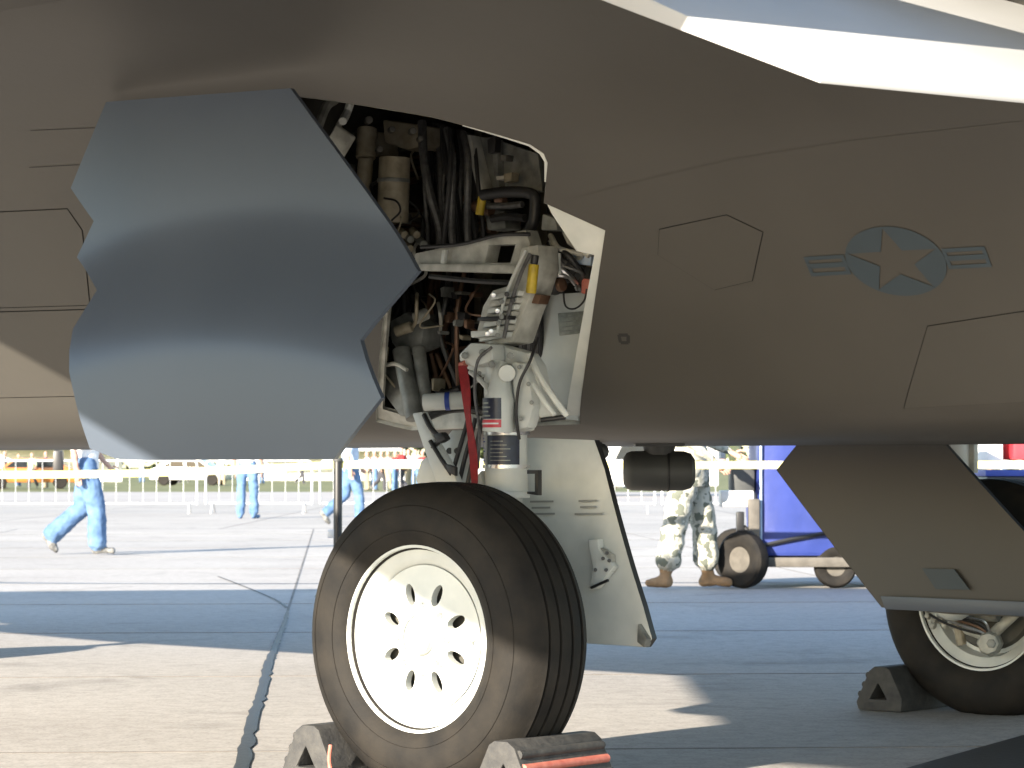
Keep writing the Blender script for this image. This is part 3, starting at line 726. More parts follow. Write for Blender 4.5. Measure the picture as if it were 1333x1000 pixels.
# upper leg: casting, trunnion and toothed block leaning aft
PR('leg_casting', [(603, 452), (640, 446), (686, 459), (696, 474), (702, 500), (712, 522), (726, 543), (704, 546), (684, 530), (682, 562), (668, 562), (664, 520), (644, 512), (628, 492), (604, 480), (595, 468)], .24, .06, 'white', .016, gl)
PR('leg_casting', [(664, 470), (680, 472), (690, 500), (694, 530), (686, 558), (672, 560), (668, 520)], .205, .05, 'white', .014, gl)
T('casting_rib', [(690, 462, .235), (704, 492, .22), (722, 520, .22), (738, 541, .25)], .010, 'white', 8, gl)
T('casting_rib', [(612, 484, .235), (630, 500, .225), (642, 520, .225)], .008, 'white', 8, gl)
for (x, y) in ((676, 478), (688, 500), (692, 524), (678, 545), (612, 470), (624, 486)): CY_('casting_bolt', (x, y, .21), (x, y, .19), .007, 'greypart', 8, gl, .001)
T('hydraulic_line', [(700, 440, .25), (690, 470, .19), (676, 500, .18), (672, 540, .19), (676, 572, .21)], .005, 'hose', 8, gl)
T('hydraulic_line', [(640, 452, .16), (622, 470, .15), (618, 510, .16), (624, 560, .18), (622, 610, .2)], .005, 'hoseg', 8, gl)
s = MB().tube([B(648, 562, .19), B(650, 520, .19), B(651, 512, .19), B(652, 488, .20), B(653, 474, .22)], [.047, .047, .038, .030, .016], 22); s.build('piston_cylinder', 'white', gl)
PR('trunnion_plate', [(596, 462), (612, 446), (640, 448), (642, 470), (616, 478), (600, 474)], .17, .06, 'white', .010, gl)
for (x, y) in ((605, 463), (640, 474), (664, 463), (628, 459)): CY_('trunnion_bolt', (x, y, .18), (x, y, .155), .011, 'greypart', 8, gl, .001)
CY_('pivot_boss', (660, 486, .17), (660, 484, .24), .026, 'white', 20, gl)
T('gusset', [(694, 500, .20), (708, 522, .19), (722, 540, .20)], .008, 'white', 8, gl)
CY_('pivot_slot', (704, 547, .22), (736, 543, .25), .008, 'black', 10, gl)
upper = PR('upper_brace', [(618, 440), (628, 398), (640, 378), (660, 372), (672, 346), (678, 322), (700, 318), (702, 350), (692, 380), (680, 410), (668, 446), (640, 450)], .26, .10, 'white_dirty', .010, jet)
for i in range(7):
    y = 384 + i * 9; x = 640 - (y - 384) * .28
    PR('clamp_block', [(x, y), (x + 36, y - 6), (x + 34, y + 1), (x - 2, y + 7)], .235 - .006 * (i % 2), .04, ('white', 'white_dirty')[i % 2], .004, upper)
for i in range(10):
    y = 380 + rnd.uniform(0, 62); x = 640 - (y - 384) * .3 + rnd.uniform(2, 36); CY_('clamp_bolt', (x, y, .235), (x, y, .205), .008, rnd.choice(('greypart', 'steel', 'black')), 8, upper, .001)
PR('clamp_bar', [(612, 431), (648, 429), (648, 437), (613, 440)], .21, .05, 'white', .005, upper)
PR('clamp_bar', [(622, 413), (664, 411), (663, 416), (621, 418)], .215, .03, 'black', .002, upper)
T('brace_line', [(690, 330, .24), (676, 362, .22), (664, 400, .22), (656, 440, .22)], .006, 'hoseg', 8, upper)
T('brace_line', [(684, 326, .24), (668, 360, .22), (656, 392, .22), (648, 430, .22)], .005, 'white', 8, upper)
CY_('lock_cylinder', (691, 382, .25), (695, 344, .25), .016, 'yellow', 14, upper); CY_('lock_cylinder_cap', (695, 344, .25), (697, 332, .25), .012, 'black', 12, upper)
PR('lock_bracket', [(680, 380), (704, 384), (700, 396), (684, 394)], .28, .05, 'copper', .004, upper)
# placards wrapped on the leg
def wrap(name, z0, z1, a0, a1, r, m, u=SU, v=SV):
    n = 14; vv = []
    for i in range(n + 1):
        a = R(a0 + (a1 - a0) * i / n)
        for z in (z0, z1): vv.append((u + r * math.cos(a), v + r * math.sin(a), z))
    return MB().add(vv, [(2 * i, 2 * i + 2, 2 * i + 3, 2 * i + 1) for i in range(n)]).build(name, m, gl)
pz = lambda y: B(660, y, SV - .06).z
R1 = .0675
wrap('placard', pz(605), pz(567), -105, -15, R1 + .003, 'navy'); wrap('placard', pz(604), pz(568), -165, -112, R1 + .002, 'label_white')
for i in range(8): wrap('placard_text', pz(601 - i * 4.2), pz(599.2 - i * 4.2), -158, -116 - 6 * (i % 3), R1 + .004, 'blueband')
for i in range(6): wrap('placard_text', pz(600 - i * 5), pz(598.8 - i * 5), -92, -40 - 9 * (i % 3), R1 + .005, 'label_grey')
wrap('clamp_ring', pz(610), pz(605), -179, 179, R1 + .006, 'steel'); wrap('clamp_ring', pz(566), pz(562), -179, 179, R1 + .006, 'steel')
pc = B(649, 540, .19)
R2 = .049
wrap('placard', pz(546), pz(519), -170, -40, R2, 'navy', pc.x, pc.y); wrap('placard', pz(557), pz(547), -170, -40, R2, 'label_red', pc.x, pc.y)
wrap('placard_text', pz(553), pz(551), -160, -50, R2 + .001, 'label_white', pc.x, pc.y)
for i in range(4): wrap('placard_text', pz(543 - i * 5.5), pz(541 - i * 5.5), -150, -80 - 8 * (i % 2), R2 + .001, 'label_grey', pc.x, pc.y)
PR('hook_bracket', [(686, 612), (700, 612), (700, 645), (686, 643), (686, 640), (696, 640), (696, 617), (686, 617)], .24, .02, 'black', .001, gl)
# side links at the front of the leg
PR('side_link', [(536, 538), (549, 536), (568, 578), (590, 616), (600, 640), (572, 640), (554, 592)], .17, .03, 'white', .006, gl)
PR('side_link', [(588, 560), (604, 560), (616, 600), (606, 640), (585, 640), (568, 600), (574, 578)], .25, .03, 'white', .006, gl)
for (x, y) in ((585, 587), (595, 587)): CY_('link_hole', (x, y, .252), (x, y, .246), .010, 'black', 12, gl, 0)
PR('side_link', [(548, 600), (556, 594), (575, 634), (545, 636), (541, 624)], .28, .02, 'white', .004, gl)
T('brake_hose', [(552, 540, .16), (560, 556, .15), (572, 572, .16), (562, 584, .18)], .008, 'hose', 10, gl)
T('brake_hose', [(560, 574, .16), (572, 594, .16), (584, 612, .17), (602, 640, .20)], .007, 'hose', 10, gl)
PR('hose_clamp', [(580, 604), (592, 608), (592, 620), (582, 614)], .15, .015, 'black', .003, gl)
PR('retainer', [(562, 566), (574, 562), (580, 572), (570, 578)], .14, .03, 'hose', .008, gl)
# red safety strap
rs = MB(); P = [B(*p) for p in ((602, 476, .16), (606, 505, .14), (609, 540, .13), (614, 575, .13), (617, 605, .14), (618, 640, .17))]; P = spline(P, 6); vv = []
for i, p in enumerate(P):
    w = .016 - .004 * i / len(P); a = .3 * math.sin(i * .35); dx = Vector((math.cos(a), math.sin(a), 0)) * w; th = Vector((-math.sin(a), math.cos(a), 0)) * .002; vv += [p - dx - th, p + dx - th, p + dx + th, p - dx + th]
ff = [(i * 4 + j, i * 4 + (j + 1) % 4, i * 4 + 4 + (j + 1) % 4, i * 4 + 4 + j) for i in range(len(P) - 1) for j in range(4)]
rs.add(vv, ff + [(3, 2, 1, 0), tuple((len(P) - 1) * 4 + j for j in range(4))])
so = rs.build('safety_strap', 'red'); so.location = W0; so.rotation_euler = (0, 0, -YAW)
tag(so, 'red webbing safety strap hanging from the landing gear leg', 'strap')
MB().cyl(B(600, 476, .17), B(606, 474, .17), .012, n=10).build('strap_pin', 'redpaint', so)

# leg door: white inner face towards us on the near side, grey outer face on the far one
def leg_door(pts, v, m_front, m_back, name_lab, bulge):
    P = [(B(x, y, v).x, B(x, y, v).z) for x, y in pts]; D = dense(P, .03)
    us = [p[0] for p in P]; zs = [p[1] for p in P]
    gr = [(min(us) + .05 * i, min(zs) + .04 * j) for i in range(40) for j in range(30)]
    vv, ff = cdt(D, [], [p for p in gr if inside(p, shrink(P, .01))])
    uc = sum(us) / len(us)
    f = lambda u, z: v + bulge * ((z - .75) ** 2 * .5 + (u - uc) ** 2 * .15)
    o = MB().add([(p.x, f(p.x, p.y), p.y) for p in vv], ff).build('leg_door', m_front, jet, ang=50); o['label'] = name_lab
    MB().add([(p.x, f(p.x, p.y) + .022, p.y) for p in vv], [q[::-1] for q in ff]).build('door_skin', m_back, o, ang=50)
    k = len(D); MB().add([(a, f(a, b) - .001, b) for a, b in D] + [(a, f(a, b) + .023, b) for a, b in D], [(i, (i + 1) % k, k + (i + 1) % k, k + i) for i in range(k)]).build('door_rim', 'black', o, ang=30)
    return o
nd = leg_door([(655, 571), (690, 570), (772, 573), (786, 610), (802, 670), (820, 735), (836, 790), (846, 832), (838, 843), (760, 838), (640, 826), (640, 640)], .42, 'white', 'skin', 'white inner face of the leg door beside the near wheel', .2)
hp = [(765, 703), (778, 702), (779, 715), (798, 738), (776, 766), (766, 768), (772, 742), (768, 720)]
PR('door_bracket', hp, .385, .03, 'white', .004, nd)
PR('door_bracket', [(780, 712), (796, 722), (796, 745), (784, 735)], .395, .02, 'white_dirty', .004, nd)
for (x, y) in ((790, 720), (793, 730), (785, 727), (789, 742), (775, 742)): CY_('rivet', (x, y, .388), (x, y, .378), .006, 'black', 8, nd, 0)
PR('bracket_slot', [(768, 764), (790, 754), (791, 757), (769, 767)], .378, .008, 'black', 0, nd)
for (x0, x1, y) in ((753, 776, 651), (755, 775, 659), (748, 784, 668), (690, 720, 652), (692, 716, 660), (694, 722, 668)):
    PR('stencil', [(x0, y), (x1, y - .5), (x1, y + 2), (x0, y + 2.5)], .405, .002, 'stencilgrey', 0, nd)
PR('door_corner_clip', [(830, 812), (842, 832), (838, 843), (829, 836)], .41, .03, 'greypart', .003, nd)
fd = leg_door([(1036, 577), (1008, 612), (1146, 791), (1240, 800), (1345, 804), (1400, 806), (1400, 766), (1228, 577)], 2.84, 'skin', 'white', 'grey outer face of the leg door on the far wheel', .15)
PR('door_patch', [(1200, 740), (1242, 741), (1262, 768), (1218, 767)], 2.826, .003, 'insig', 0, fd)
PR('door_lower_panel', [(1146, 776), (1345, 784), (1345, 803), (1152, 793)], 2.822, .006, 'door', .001, fd)
PR('door_link', [(1215, 572), (1268, 566), (1268, 616), (1258, 612), (1222, 580)], 2.95, .03, 'white_dirty', .003, fd)
PR('hinge_strip', [(1040, 573), (1212, 573), (1212, 577), (1040, 577)], 2.80, .06, 'greypart', .002, fd)

# belly pod on its stem
pod = MB()
pc = B(858, 613, 1.45); 
prof_p = [(.001, -.125), (.045, -.123), (.062, -.112), (.068, -.095), (.070, 0), (.068, .085), (.060, .11), (.040, .123), (.001, .125)]
pod.lathe(prof_p, pc, (CO, SI, 0), 28)
podo = pod.build('belly_pod', 'dgrey', jet)
s = MB(); s.cyl(pc + Vector((0, 0, .055)), (pc.x, pc.y, 1.04), .048, .062, 20); s.build('pod_stem', 'dgrey', podo)
MB().box((pc.x, pc.y, 1.032), (.17, .15, .022), Matrix.Rotation(YAW, 3, 'Z')).build('mounting_plate', 'dgrey', podo, bevel=.004)
s = MB(); s.lathe([(.0705, -.004), (.0725, 0), (.0705, .004)], pc + Vector((CO, SI, 0)) * .03, (CO, SI, 0), 28); s.build('pod_seam', 'black', podo)
# small clevis seen below the belly and the nose leg ahead
MB().ball(B(782, 588, .9), .028, 12).build('drain_mast', 'dgrey', jet); MB().cyl(B(782, 588, .9), B(776, 566, .9), .012, n=10).build('drain_mast', 'dgrey', jet)
MB().cyl((-5.6, VC, .3), (-5.6, VC, 1.15), .06, n=20).build('nose_leg', 'white', jet)
nwm = MB(); nwm.lathe([(.001, -.08), (.16, -.09), (.2, -.1), (.28, -.1), (.31, -.07), (.32, 0), (.31, .07), (.28, .1), (.2, .1), (.16, .09), (.001, .08)], (-5.6, VC, .315), (0, 1, 0), 40); nwm.build('nose_wheel', 'rubber', jet)

# ---------------------------------------------------------------- wheel chocks
def chock(u, v0, v1, flip, label, stripe):
    Pp = [(-.10, 0), (.095, 0), (.105, .03), (.045, .155), (.02, .172), (-.03, .172), (-.05, .16), (-.105, .05)]
    Hh = [(-.035, .045), (.042, .045), (.004, .108)]
    if flip: Pp = [(-x, z) for x, z in Pp][::-1]; Hh = [(-x, z) for x, z in Hh][::-1]
    vv, ff = cdt(Pp, [Hh]); mb = MB(); L = v1 - v0
    mb.add([(p.x, 0, p.y) for p in vv], ff).add([(p.x, L, p.y) for p in vv], [f[::-1] for f in ff])
    for P in (Pp, Hh):
        k = len(P); mb.add([(x, 0, z) for x, z in P] + [(x, L, z) for x, z in P], [(i, (i + 1) % k, k + (i + 1) % k, k + i) for i in range(k)])
    o = mb.build('wheel_chock', 'chock', None, bevel=.006)
    o.location = to_world((u, v0, .002)); o.rotation_euler = (0, 0, -YAW)
    tag(o, label, 'chock', 'rubber chocks at the wheels')
    sg = -1 if flip else 1
    for (t, m) in ((.25, 'chock'), (.55, stripe), (.85, 'chock')):      # ridges along the tread side
        a = Vector((sg * .105, 0, .03)).lerp(Vector((sg * .045, 0, .155)), t)
        MB().cyl(a + Vector((0, .01, 0)), a + Vector((0, L - .01, 0)), .013, n=10).build('ridge', m, o)
    return o
c1 = chock(-.385, -.20, .16, True, 'black rubber chock in front of the near wheel, its rope beside it', 'chock')
c2 = chock(.385, -.20, .20, False, 'black rubber chock with a red stripe behind the near wheel', 'redpaint')
chock(-.385, 2.98, 3.40, True, 'black rubber chock in shade against the far wheel below the grey leg door', 'chock')
rp = MB(); rp.tube(spline([to_world(p) for p in ((-.28, -.205, .12), (-.26, -.23, .07), (-.22, -.24, .02), (-.10, -.26, .012), (.10, -.27, .012), (.26, -.25, .012))], 8), .006, 8)
tag(rp.build('chock_rope', 'redpaint'), 'faded red rope lying between the two chocks of the near wheel', 'rope')

# ================================================================== PEOPLE
def seg_dist(p, a, b):
    d = b - a; t = max(0, min(1, (p - a).dot(d) / max(1e-9, d.length_squared))); return (p - a - d * t).length, t
def figure(bones, mats, voxel, wrinkle=0.0, extra=None):
    """one continuous body grown round tapered bones (p0, p1, r0, r1, slot)"""
    mb = MB()
    for (a, b, r0, r1, m) in bones:
        a, b = Vector(a), Vector(b); mb.tube([a, a.lerp(b, .5), b], [r0, (r0 + r1) / 2, r1], 12); mb.ball(a, r0, 12); mb.ball(b, r1, 12)
    me = bpy.data.meshes.new('person'); me.from_pydata([tuple(v) for v in mb.V], [], mb.F)
    tmp = bpy.data.objects.new('tmp_figure', me); COL.objects.link(tmp)
    md = tmp.modifiers.new('r', 'REMESH'); md.mode = 'VOXEL'; md.voxel_size = voxel
    ms = tmp.modifiers.new('s', 'SMOOTH'); ms.iterations = 4; ms.factor = .5
    dg = bpy.context.evaluated_depsgraph_get(); out = bpy.data.meshes.new_from_object(tmp.evaluated_get(dg)); out.name = 'person'
    bpy.data.objects.remove(tmp); bpy.data.meshes.remove(me)
    for m in mats: out.materials.append(M[m])
    BB = [(Vector(a), Vector(b), r0, r1, m) for a, b, r0, r1, m in bones]
    if wrinkle:
        out.calc_loop_triangles()
        for v in out.vertices:
            q = v.co; n = noise.noise(Vector((q.x * 7, q.y * 7, q.z * 11))) + .6 * noise.noise(q * 23)
            if q.z < 1.40: v.co = q + v.normal * n * wrinkle
    for p in out.polygons:
        c = p.center; best = min(BB, key=lambda b: (lambda dt: dt[0] - (b[2] + (b[3] - b[2]) * dt[1]))(seg_dist(c, b[0], b[1]))); p.material_index = best[4]; p.use_smooth = True
    if extra:                            # fingers, joined to the palm
        o = len(out.vertices)
        bm = bmesh.new(); bm.from_mesh(out)
        vs_ = [bm.verts.new(v) for v in extra.V]
        for f in extra.F:
            fc = bm.faces.new([vs_[i] for i in f]); fc.material_index = 0; fc.smooth = True
        bm.to_mesh(out); bm.free()
    return out
def hand(mb, wrist, d, side):
    d = Vector(d).normalized(); x = Vector((1, 0, 0)) - d * d.x; x.normalize(); y = d.cross(x)
    palm = Vector(wrist) + d * .09
    for k, L in enumerate((.068, .078, .073, .058)):
        a = palm + x * (.027 - .018 * k); m1 = a + d * L * .55; m2 = m1 + (d * .8 + y * side * .6).normalized() * L * .45; mb.tube([a - d * .02, m1, m2], [.0095, .0085, .007], 7)
    a = Vector(wrist) + d * .035 + x * .03; mb.tube([a, a + (d * .6 + x * .8).normalized() * .035, a + (d * .9 + x * .5).normalized() * .065], [.012, .010, .008], 7)
def make_person(pose, mats, voxel, slim=1.0):
    """slots: 0 skin, 1 shirt, 2 trousers, 3 shoes.  x forward, y left."""
    hipL, hipR = Vector((0, .10, .92)), Vector((0, -.10, .92)); bn = []
    r = slim
    for hp, (kn, an, toe) in ((hipL, pose['L']), (hipR, pose['R'])):
        kn, an, toe = Vector(kn), Vector(an), Vector(toe)
        bt = pose.get('boot', .12); bn += [(hp, kn, .105 * r, .086 * r, 2), (kn, an + (kn - an) * bt, .084 * r, .088 * r, 2), (an + (kn - an) * bt, an, .058, .050, 3)]
        heel = an + (an - kn).normalized() * .05 - (toe - an).normalized() * .03
        bn += [(heel, toe, .043, .036, 3), (an, heel, .045, .045, 3)]
    bn += [((0, .06, .96), (0, -.06, .96), .125, .125, 2), ((0, 0, .98), (0, 0, 1.12), .140, .135, 1), ((0, 0, 1.12), (0, 0, 1.34), .140, .145, 1), ((0, .09, 1.36), (0, -.09, 1.36), .10, .10, 1), ((0, .17, 1.41), (0, -.17, 1.41), .062, .062, 1)]
    bn += [((0, 0, 1.42), (.01, 0, 1.54), .055, .052, 0), ((.01, 0, 1.60), (.015, 0, 1.68), .082, .088, 0), ((.03, 0, 1.57), (.045, 0, 1.60), .055, .06, 0), ((.095, 0, 1.62), (.113, 0, 1.60), .014, .016, 0), ((.0, .088, 1.63), (-.005, .094, 1.60), .016, .012, 0), ((.0, -.088, 1.63), (-.005, -.094, 1.60), .016, .012, 0)]
    ex = MB()
    for sd, (el, wr) in ((1, pose['AL']), (-1, pose['AR'])):
        el, wr = Vector(el), Vector(wr); sh = Vector((0, .19 * sd, 1.40)); d = (wr - el).normalized()
        bn += [(sh, el, .058, .046, 1), (el, wr, .043, .030, pose.get('sleeve', 0)), (wr, wr + d * .08, .03, .034, 0)]
        hand(ex, wr, d, -sd)
    for sd in (1, -1): ex.ball((.088, .032 * sd, 1.635), .012, 8); ex.tube([(.098, .022 * sd, 1.565), (.100, 0, 1.563)], .006, 6)
    return figure(bn, mats, voxel, .014 if voxel < .025 else 0, ex if voxel < .025 else None)
def hair(o, long=False):
    mb = MB(); mb.ball((-.005, 0, 1.675), (.105, .098, .105), 16)
    mb.V = [v if not (v.x > .05 and v.z < 1.70) else Vector((.05, v.y, max(v.z, 1.69))) for v in mb.V]
    h = mb.build('hair', 'hair', o); return h
def person(pos, heading, pose, mats, voxel, label, group=None, slim=1.0):
    me = make_person(pose, mats, voxel, slim)
    o = bpy.data.objects.new('person', me); COL.objects.link(o); o.location = pos; o.rotation_euler = (0, 0, heading)
    tag(o, label, 'person', group); hair(o); return o
stand = dict(L=((.02, .12, .50), (-.01, .13, .08), (.15, .17, .04)), R=((.02, -.12, .50), (-.01, -.13, .08), (.15, -.17, .04)), AL=((.0, .26, 1.14), (.06, .25, .90)), AR=((.0, -.26, 1.14), (.06, -.25, .90)))
walk = dict(L=((-.05, .10, .50), (-.40, .10, .20), (-.33, .10, .045)), R=((.12, -.10, .50), (.13, -.11, .09), (.30, -.12, .045)), AL=((.06, .25, 1.14), (.22, .22, .96)), AR=((-.12, -.25, 1.15), (-.08, -.26, .90)))
g1 = G(112, 722)
person((g1.x, g1.y, 0), R(4), walk, ['skinp', 'shirt', 'jeans', 'shoe'], .018, 'person walking in loose blue jeans and a white shirt past the yellow tape', slim=1.22)
# shoulder bag of the walker
bg = AT(76, 590, g1.y - .28); bag = MB().box((0, 0, 0), (.11, .10, .30)).build('shoulder_bag', 'black', None, bevel=.03); bag.location = (bg.x, bg.y, .98); tag(bag, 'black shoulder bag hanging at the hip of the walking person', 'bag')
MB().tube(spline([(-.03, .0, .14), (.05, .10, .40), (.09, .26, .46)], 6), .012).build('bag_strap', 'black', bag)
g2 = G(322, 675)
person((g2.x, g2.y, 0), R(80), stand, ['skinp', 'shirt', 'jeans', 'jeans'], .02, 'person standing in blue jeans and a white shirt beside the crowd barriers')
g3 = G(456, 684)
person((g3.x, g3.y, 0), R(20), walk, ['skinp', 'shirt2', 'jeans', 'shoe'], .02, 'person in jeans and a pale blue shirt partly behind the dark tape post')
sp = dict(L=((.09, .15, .50), (.06, .16, .09), (.22, .20, .05)), R=((.06, -.12, .49), (-.10, -.13, .09), (-.02, -.28, .05)), AL=((.10, .28, 1.16), (.30, .22, 1.06)), AR=((.05, -.27, 1.14), (.22, -.20, 1.0)), sleeve=1)
sp = dict(L=((.10, .13, .50), (.12, .17, .10), (.28, .17, .05)), R=((-.10, -.10, .49), (-.17, -.12, .10), (-.29, -.20, .05)), AL=((.10, .27, 1.16), (.30, .22, 1.06)), AR=((.05, -.27, 1.14), (.22, -.20, 1.0)), sleeve=1, boot=.34)
g4 = G(897, 767)
sol = person((g4.x, g4.y, 0), R(-12), sp, ['skinp', 'camo', 'camo', 'boot'], .017, 'person in camouflage uniform and tan boots standing at the blue cart', slim=1.18)
jk = MB(); jk.lathe([(.165, .80), (.178, .84), (.172, .98), (.160, 1.10)], (0, 0, 0), (0, 0, 1), 20)
for v in jk.V: v.y *= 1.12; v.x *= .92
jk.build('jacket_hem', 'camo', sol); MB().lathe([(.150, .895), (.153, .90), (.153, .93), (.150, .935)], (0, 0, 0), (0, 0, 1), 20).build('belt', 'black', sol)
MB().box((.0, .205, .60), (.15, .05, .19)).build('cargo_pocket', 'camo', sol, bevel=.015)

# ================================================================== CARTS
DC = G(962, 766).y
def px_at(px, d): return (px - CX) / F_PX * d
def caster(par, x, y, r, w, swivel):
    t = MB(); t.lathe([(r * .45, -w * .35), (r * .6, -w * .5), (r * .88, -w * .5), (r * .97, -w * .36), (r, 0), (r * .97, w * .36), (r * .88, w * .5), (r * .6, w * .5), (r * .45, w * .35)], (0, 0, r), (math.sin(swivel), math.cos(swivel), 0), 32, closed=True)
    o = t.build('cart_wheel', 'rubber', par); o.location = (x, y, 0)
    h = MB(); h.lathe([(0.001, -w * .3), (r * .46, -w * .34), (r * .46, w * .34), (.001, w * .3)], (0, 0, r), (math.sin(swivel), math.cos(swivel), 0), 24); h.build('wheel_hub', 'cartmetal', o)
    return o
cw = px_at(1215, DC) - px_at(988, DC); x0 = px_at(988, DC)
cart = empty('equipment_cart', (x0, DC, 0), 0, 'blue vinyl covered equipment cart with a dark strap and drab steel chassis', 'cart')
bmb = MB(); 
nx, nz = 16, 12
cv = MB().box((cw / 2, .55, .86), (cw, 1.1, 1.22)); cvo = cv.build('cover', 'bluetarp', cart, bevel=.03)
bmx = bmesh.new(); bmx.from_mesh(cvo.data); bmesh.ops.subdivide_edges(bmx, edges=bmx.edges[:], cuts=6, use_grid_fill=True)
for v in bmx.verts:
    q = v.co; a = noise.noise(Vector((q.x * 3, q.y * 3, q.z * 2.2))) * .035; v.co = q + Vector((a, a * .7, 0)) * (1 if q.z < 1.4 else .3)
bmx.to_mesh(cvo.data); bmx.free()
MB().tube([(0.0, -.02, .33), (.25, -.03, .385), (.5, -.03, .43), (cw, -.03, .50)], .018, 6).build('strap', 'black', cart)
MB().tube([(0.012, -.02, .25), (.012, -.025, 1.47)], .010, 6).build('cover_seam', 'shirt2', cart)
MB().box((cw / 2, .5, .205), (cw + .06, 1.1, .075)).build('chassis', 'cartmetal', cart, bevel=.008)
MB().box((-.045, -.02, .45), (.085, .09, .50)).build('corner_post', 'cartmetal', cart, bevel=.008)
caster(cart, -.13, -.02, .225, .13, .75); caster(cart, -.10, 1.0, .225, .13, .75); caster(cart, .60, .05, .17, .11, .0); caster(cart, cw - .1, .05, .17, .11, .0); caster(cart, cw - .1, 1.0, .17, .11, 0)
MB().box((-.15, .0, .52), (.06, .08, .16)).build('caster_bracket', 'black', cart, bevel=.01)
MB().tube(spline([(-.12, 0, .48), (-.05, -.08, .40), (-.08, -.05, .30)], 5), .02, 8).build('brake_cable', 'hose', cart)
MB().box((-.17, .12, .70), (.26, .2, .13)).build('tool_tray', 'galv', cart, bevel=.01)
MB().box((-.12, .2, .86), (.20, .22, .24)).build('folded_sheet', 'dgrey', cart, bevel=.04)
MB().cyl((-.17, .25, .95), (-.17, .25, 1.3), .05, n=12).build('light_mast', 'tape', cart, bevel=.005)
MB().cyl((-.27, .25, 1.0), (-.27, .25, 1.25), .03, n=12).build('light_mast', 'galv', cart, bevel=.005)
# second cart with red cover behind the far wheel
D2 = DC + 1.6; xr = px_at(1284, D2)
cart2 = empty('service_cart', (xr, D2, 0), 0, 'black service cart with a red cover and white trim behind the far wheel', 'cart')
MB().box((.75, .5, .62), (1.5, 1.0, .5)).build('body', 'black', cart2, bevel=.02); MB().box((.75, .5, .90), (1.52, 1.02, .055)).build('trim_band', 'blueband', cart2, bevel=.006)
MB().box((.86, .5, 1.22), (1.28, 1.0, .42)).build('cover', 'redtarp', cart2, bevel=.04); MB().box((.78, .5, .968), (1.5, 1.03, .07)).build('cover_trim', 'canvas', cart2, bevel=.006)
MB().box((.08, .5, 1.12), (.14, .9, .24)).build('control_box', 'canvas', cart2, bevel=.02)
for x in (.2, 1.3):
    for y in (.08, .92): caster(cart2, x, y, .19, .12, 0)
MB().box((.75, .5, .33), (1.3, .8, .10)).build('chassis', 'cartmetal', cart2, bevel=.01)

# ================================================================== TAPE, POSTS, BARRIERS
DT = 20.3
def tape_run(xa, xb, za, zb, sag):
    n = 24; vv = []
    for i in range(n + 1):
        t = i / n; x = xa + (xb - xa) * t; z = za + (zb - za) * t - sag * 4 * t * (1 - t); tw = .25 * math.sin(i * .7)
        for s_ in (1, -1): vv += [(x, DT + .03 * tw * s_, z + s_ * .028)]
    mb = MB(); mb.add(vv, [(2 * i, 2 * i + 2, 2 * i + 3, 2 * i + 1) for i in range(n)]); mb.add([Vector(v) + Vector((0, .002, 0)) for v in vv], [(2 * i + 1, 2 * i + 3, 2 * i + 2, 2 * i) for i in range(n)])
    return mb
posts = [px_at(-420, DT), px_at(440, DT), px_at(1185, DT), px_at(2050, DT)]
labs = ['slim dark tape post on a flat round base well beyond the grey wheel bay door', 'slim dark tape post standing behind the near wheel', 'slim dark tape post hidden behind the far leg door', 'slim dark tape post beyond the red covered cart']
for x, lb in zip(posts, labs):
    p = empty('tape_post', (x, DT, 0), 0, lb, 'post', 'posts holding the tape')
    MB().cyl((0, 0, .02), (0, 0, 1.0), .032, n=16).build('pole', 'black', p, bevel=.004); MB().lathe([(.001, .045), (.05, .045), (.16, .02), (.17, 0), (.001, 0)], (0, 0, 0), (0, 0, 1), 28).build('base', 'black', p)
    MB().cyl((0, 0, .99), (0, 0, 1.015), .038, n=16).build('cap', 'dgrey', p, bevel=.004); MB().box((-.05, 0, .46), (.05, .03, .06)).build('clip', 'galv', p, bevel=.004)
for k, (a, b, sag, lb) in enumerate(((0, 1, .075, 'length of pale yellow barrier tape sagging beside the walking person'), (1, 2, .004, 'taut length of pale yellow barrier tape crossing behind the near wheel and the camouflaged person'), (2, 3, .004, 'length of pale yellow barrier tape running past the red covered cart'))):
    tag(tape_run(posts[a], posts[b], .968, .968, sag).build('barrier_tape', 'tape'), lb, 'tape', 'lengths of barrier tape')
def barrier():
    r = empty('crowd_barrier', (0, 0, 0))
    f = MB(); f.tube([(-1.1, 0, .18), (-1.1, 0, 1.02), (-1.04, 0, 1.08), (1.04, 0, 1.08), (1.1, 0, 1.02), (1.1, 0, .18)], .021, 8); f.tube([(-1.1, 0, .2), (1.1, 0, .2)], .018, 8); f.build('frame', 'galv', r)
    for i in range(7): 
        x = -1.1 + 2.2 * (i + 1) / 8
        if i == 0: b0 = MB().cyl((0, 0, .2), (0, 0, 1.07), .006, n=6).build('bar', 'galv', r)
        else: b0 = bpy.data.objects.new('bar', b0.data); COL.objects.link(b0); b0.parent = r
        b0.location = (x, 0, 0)
    for x in (-.95, .95): MB().tube([(x, -.33, .012), (x, -.28, .02), (x, -.05, .2), (x, .05, .2), (x, .28, .02), (x, .33, .012)], .017, 6).build('foot', 'galv', r)
    return r
br = barrier(); first = True; rb = random.Random(5)
for i in range(11):
    o = br if i == 0 else copy_tree(br)
    o.location = (px_at(40, 57) - 2.35 * 3 + 2.35 * i, 57 + .25 * math.sin(i * 1.3), 0); o.rotation_euler = (0, 0, .05 * math.sin(i * 2.1))
    tag(o, 'pale steel crowd barrier with upright bars in the row before the far grass', 'barrier', 'crowd barriers along the apron edge')

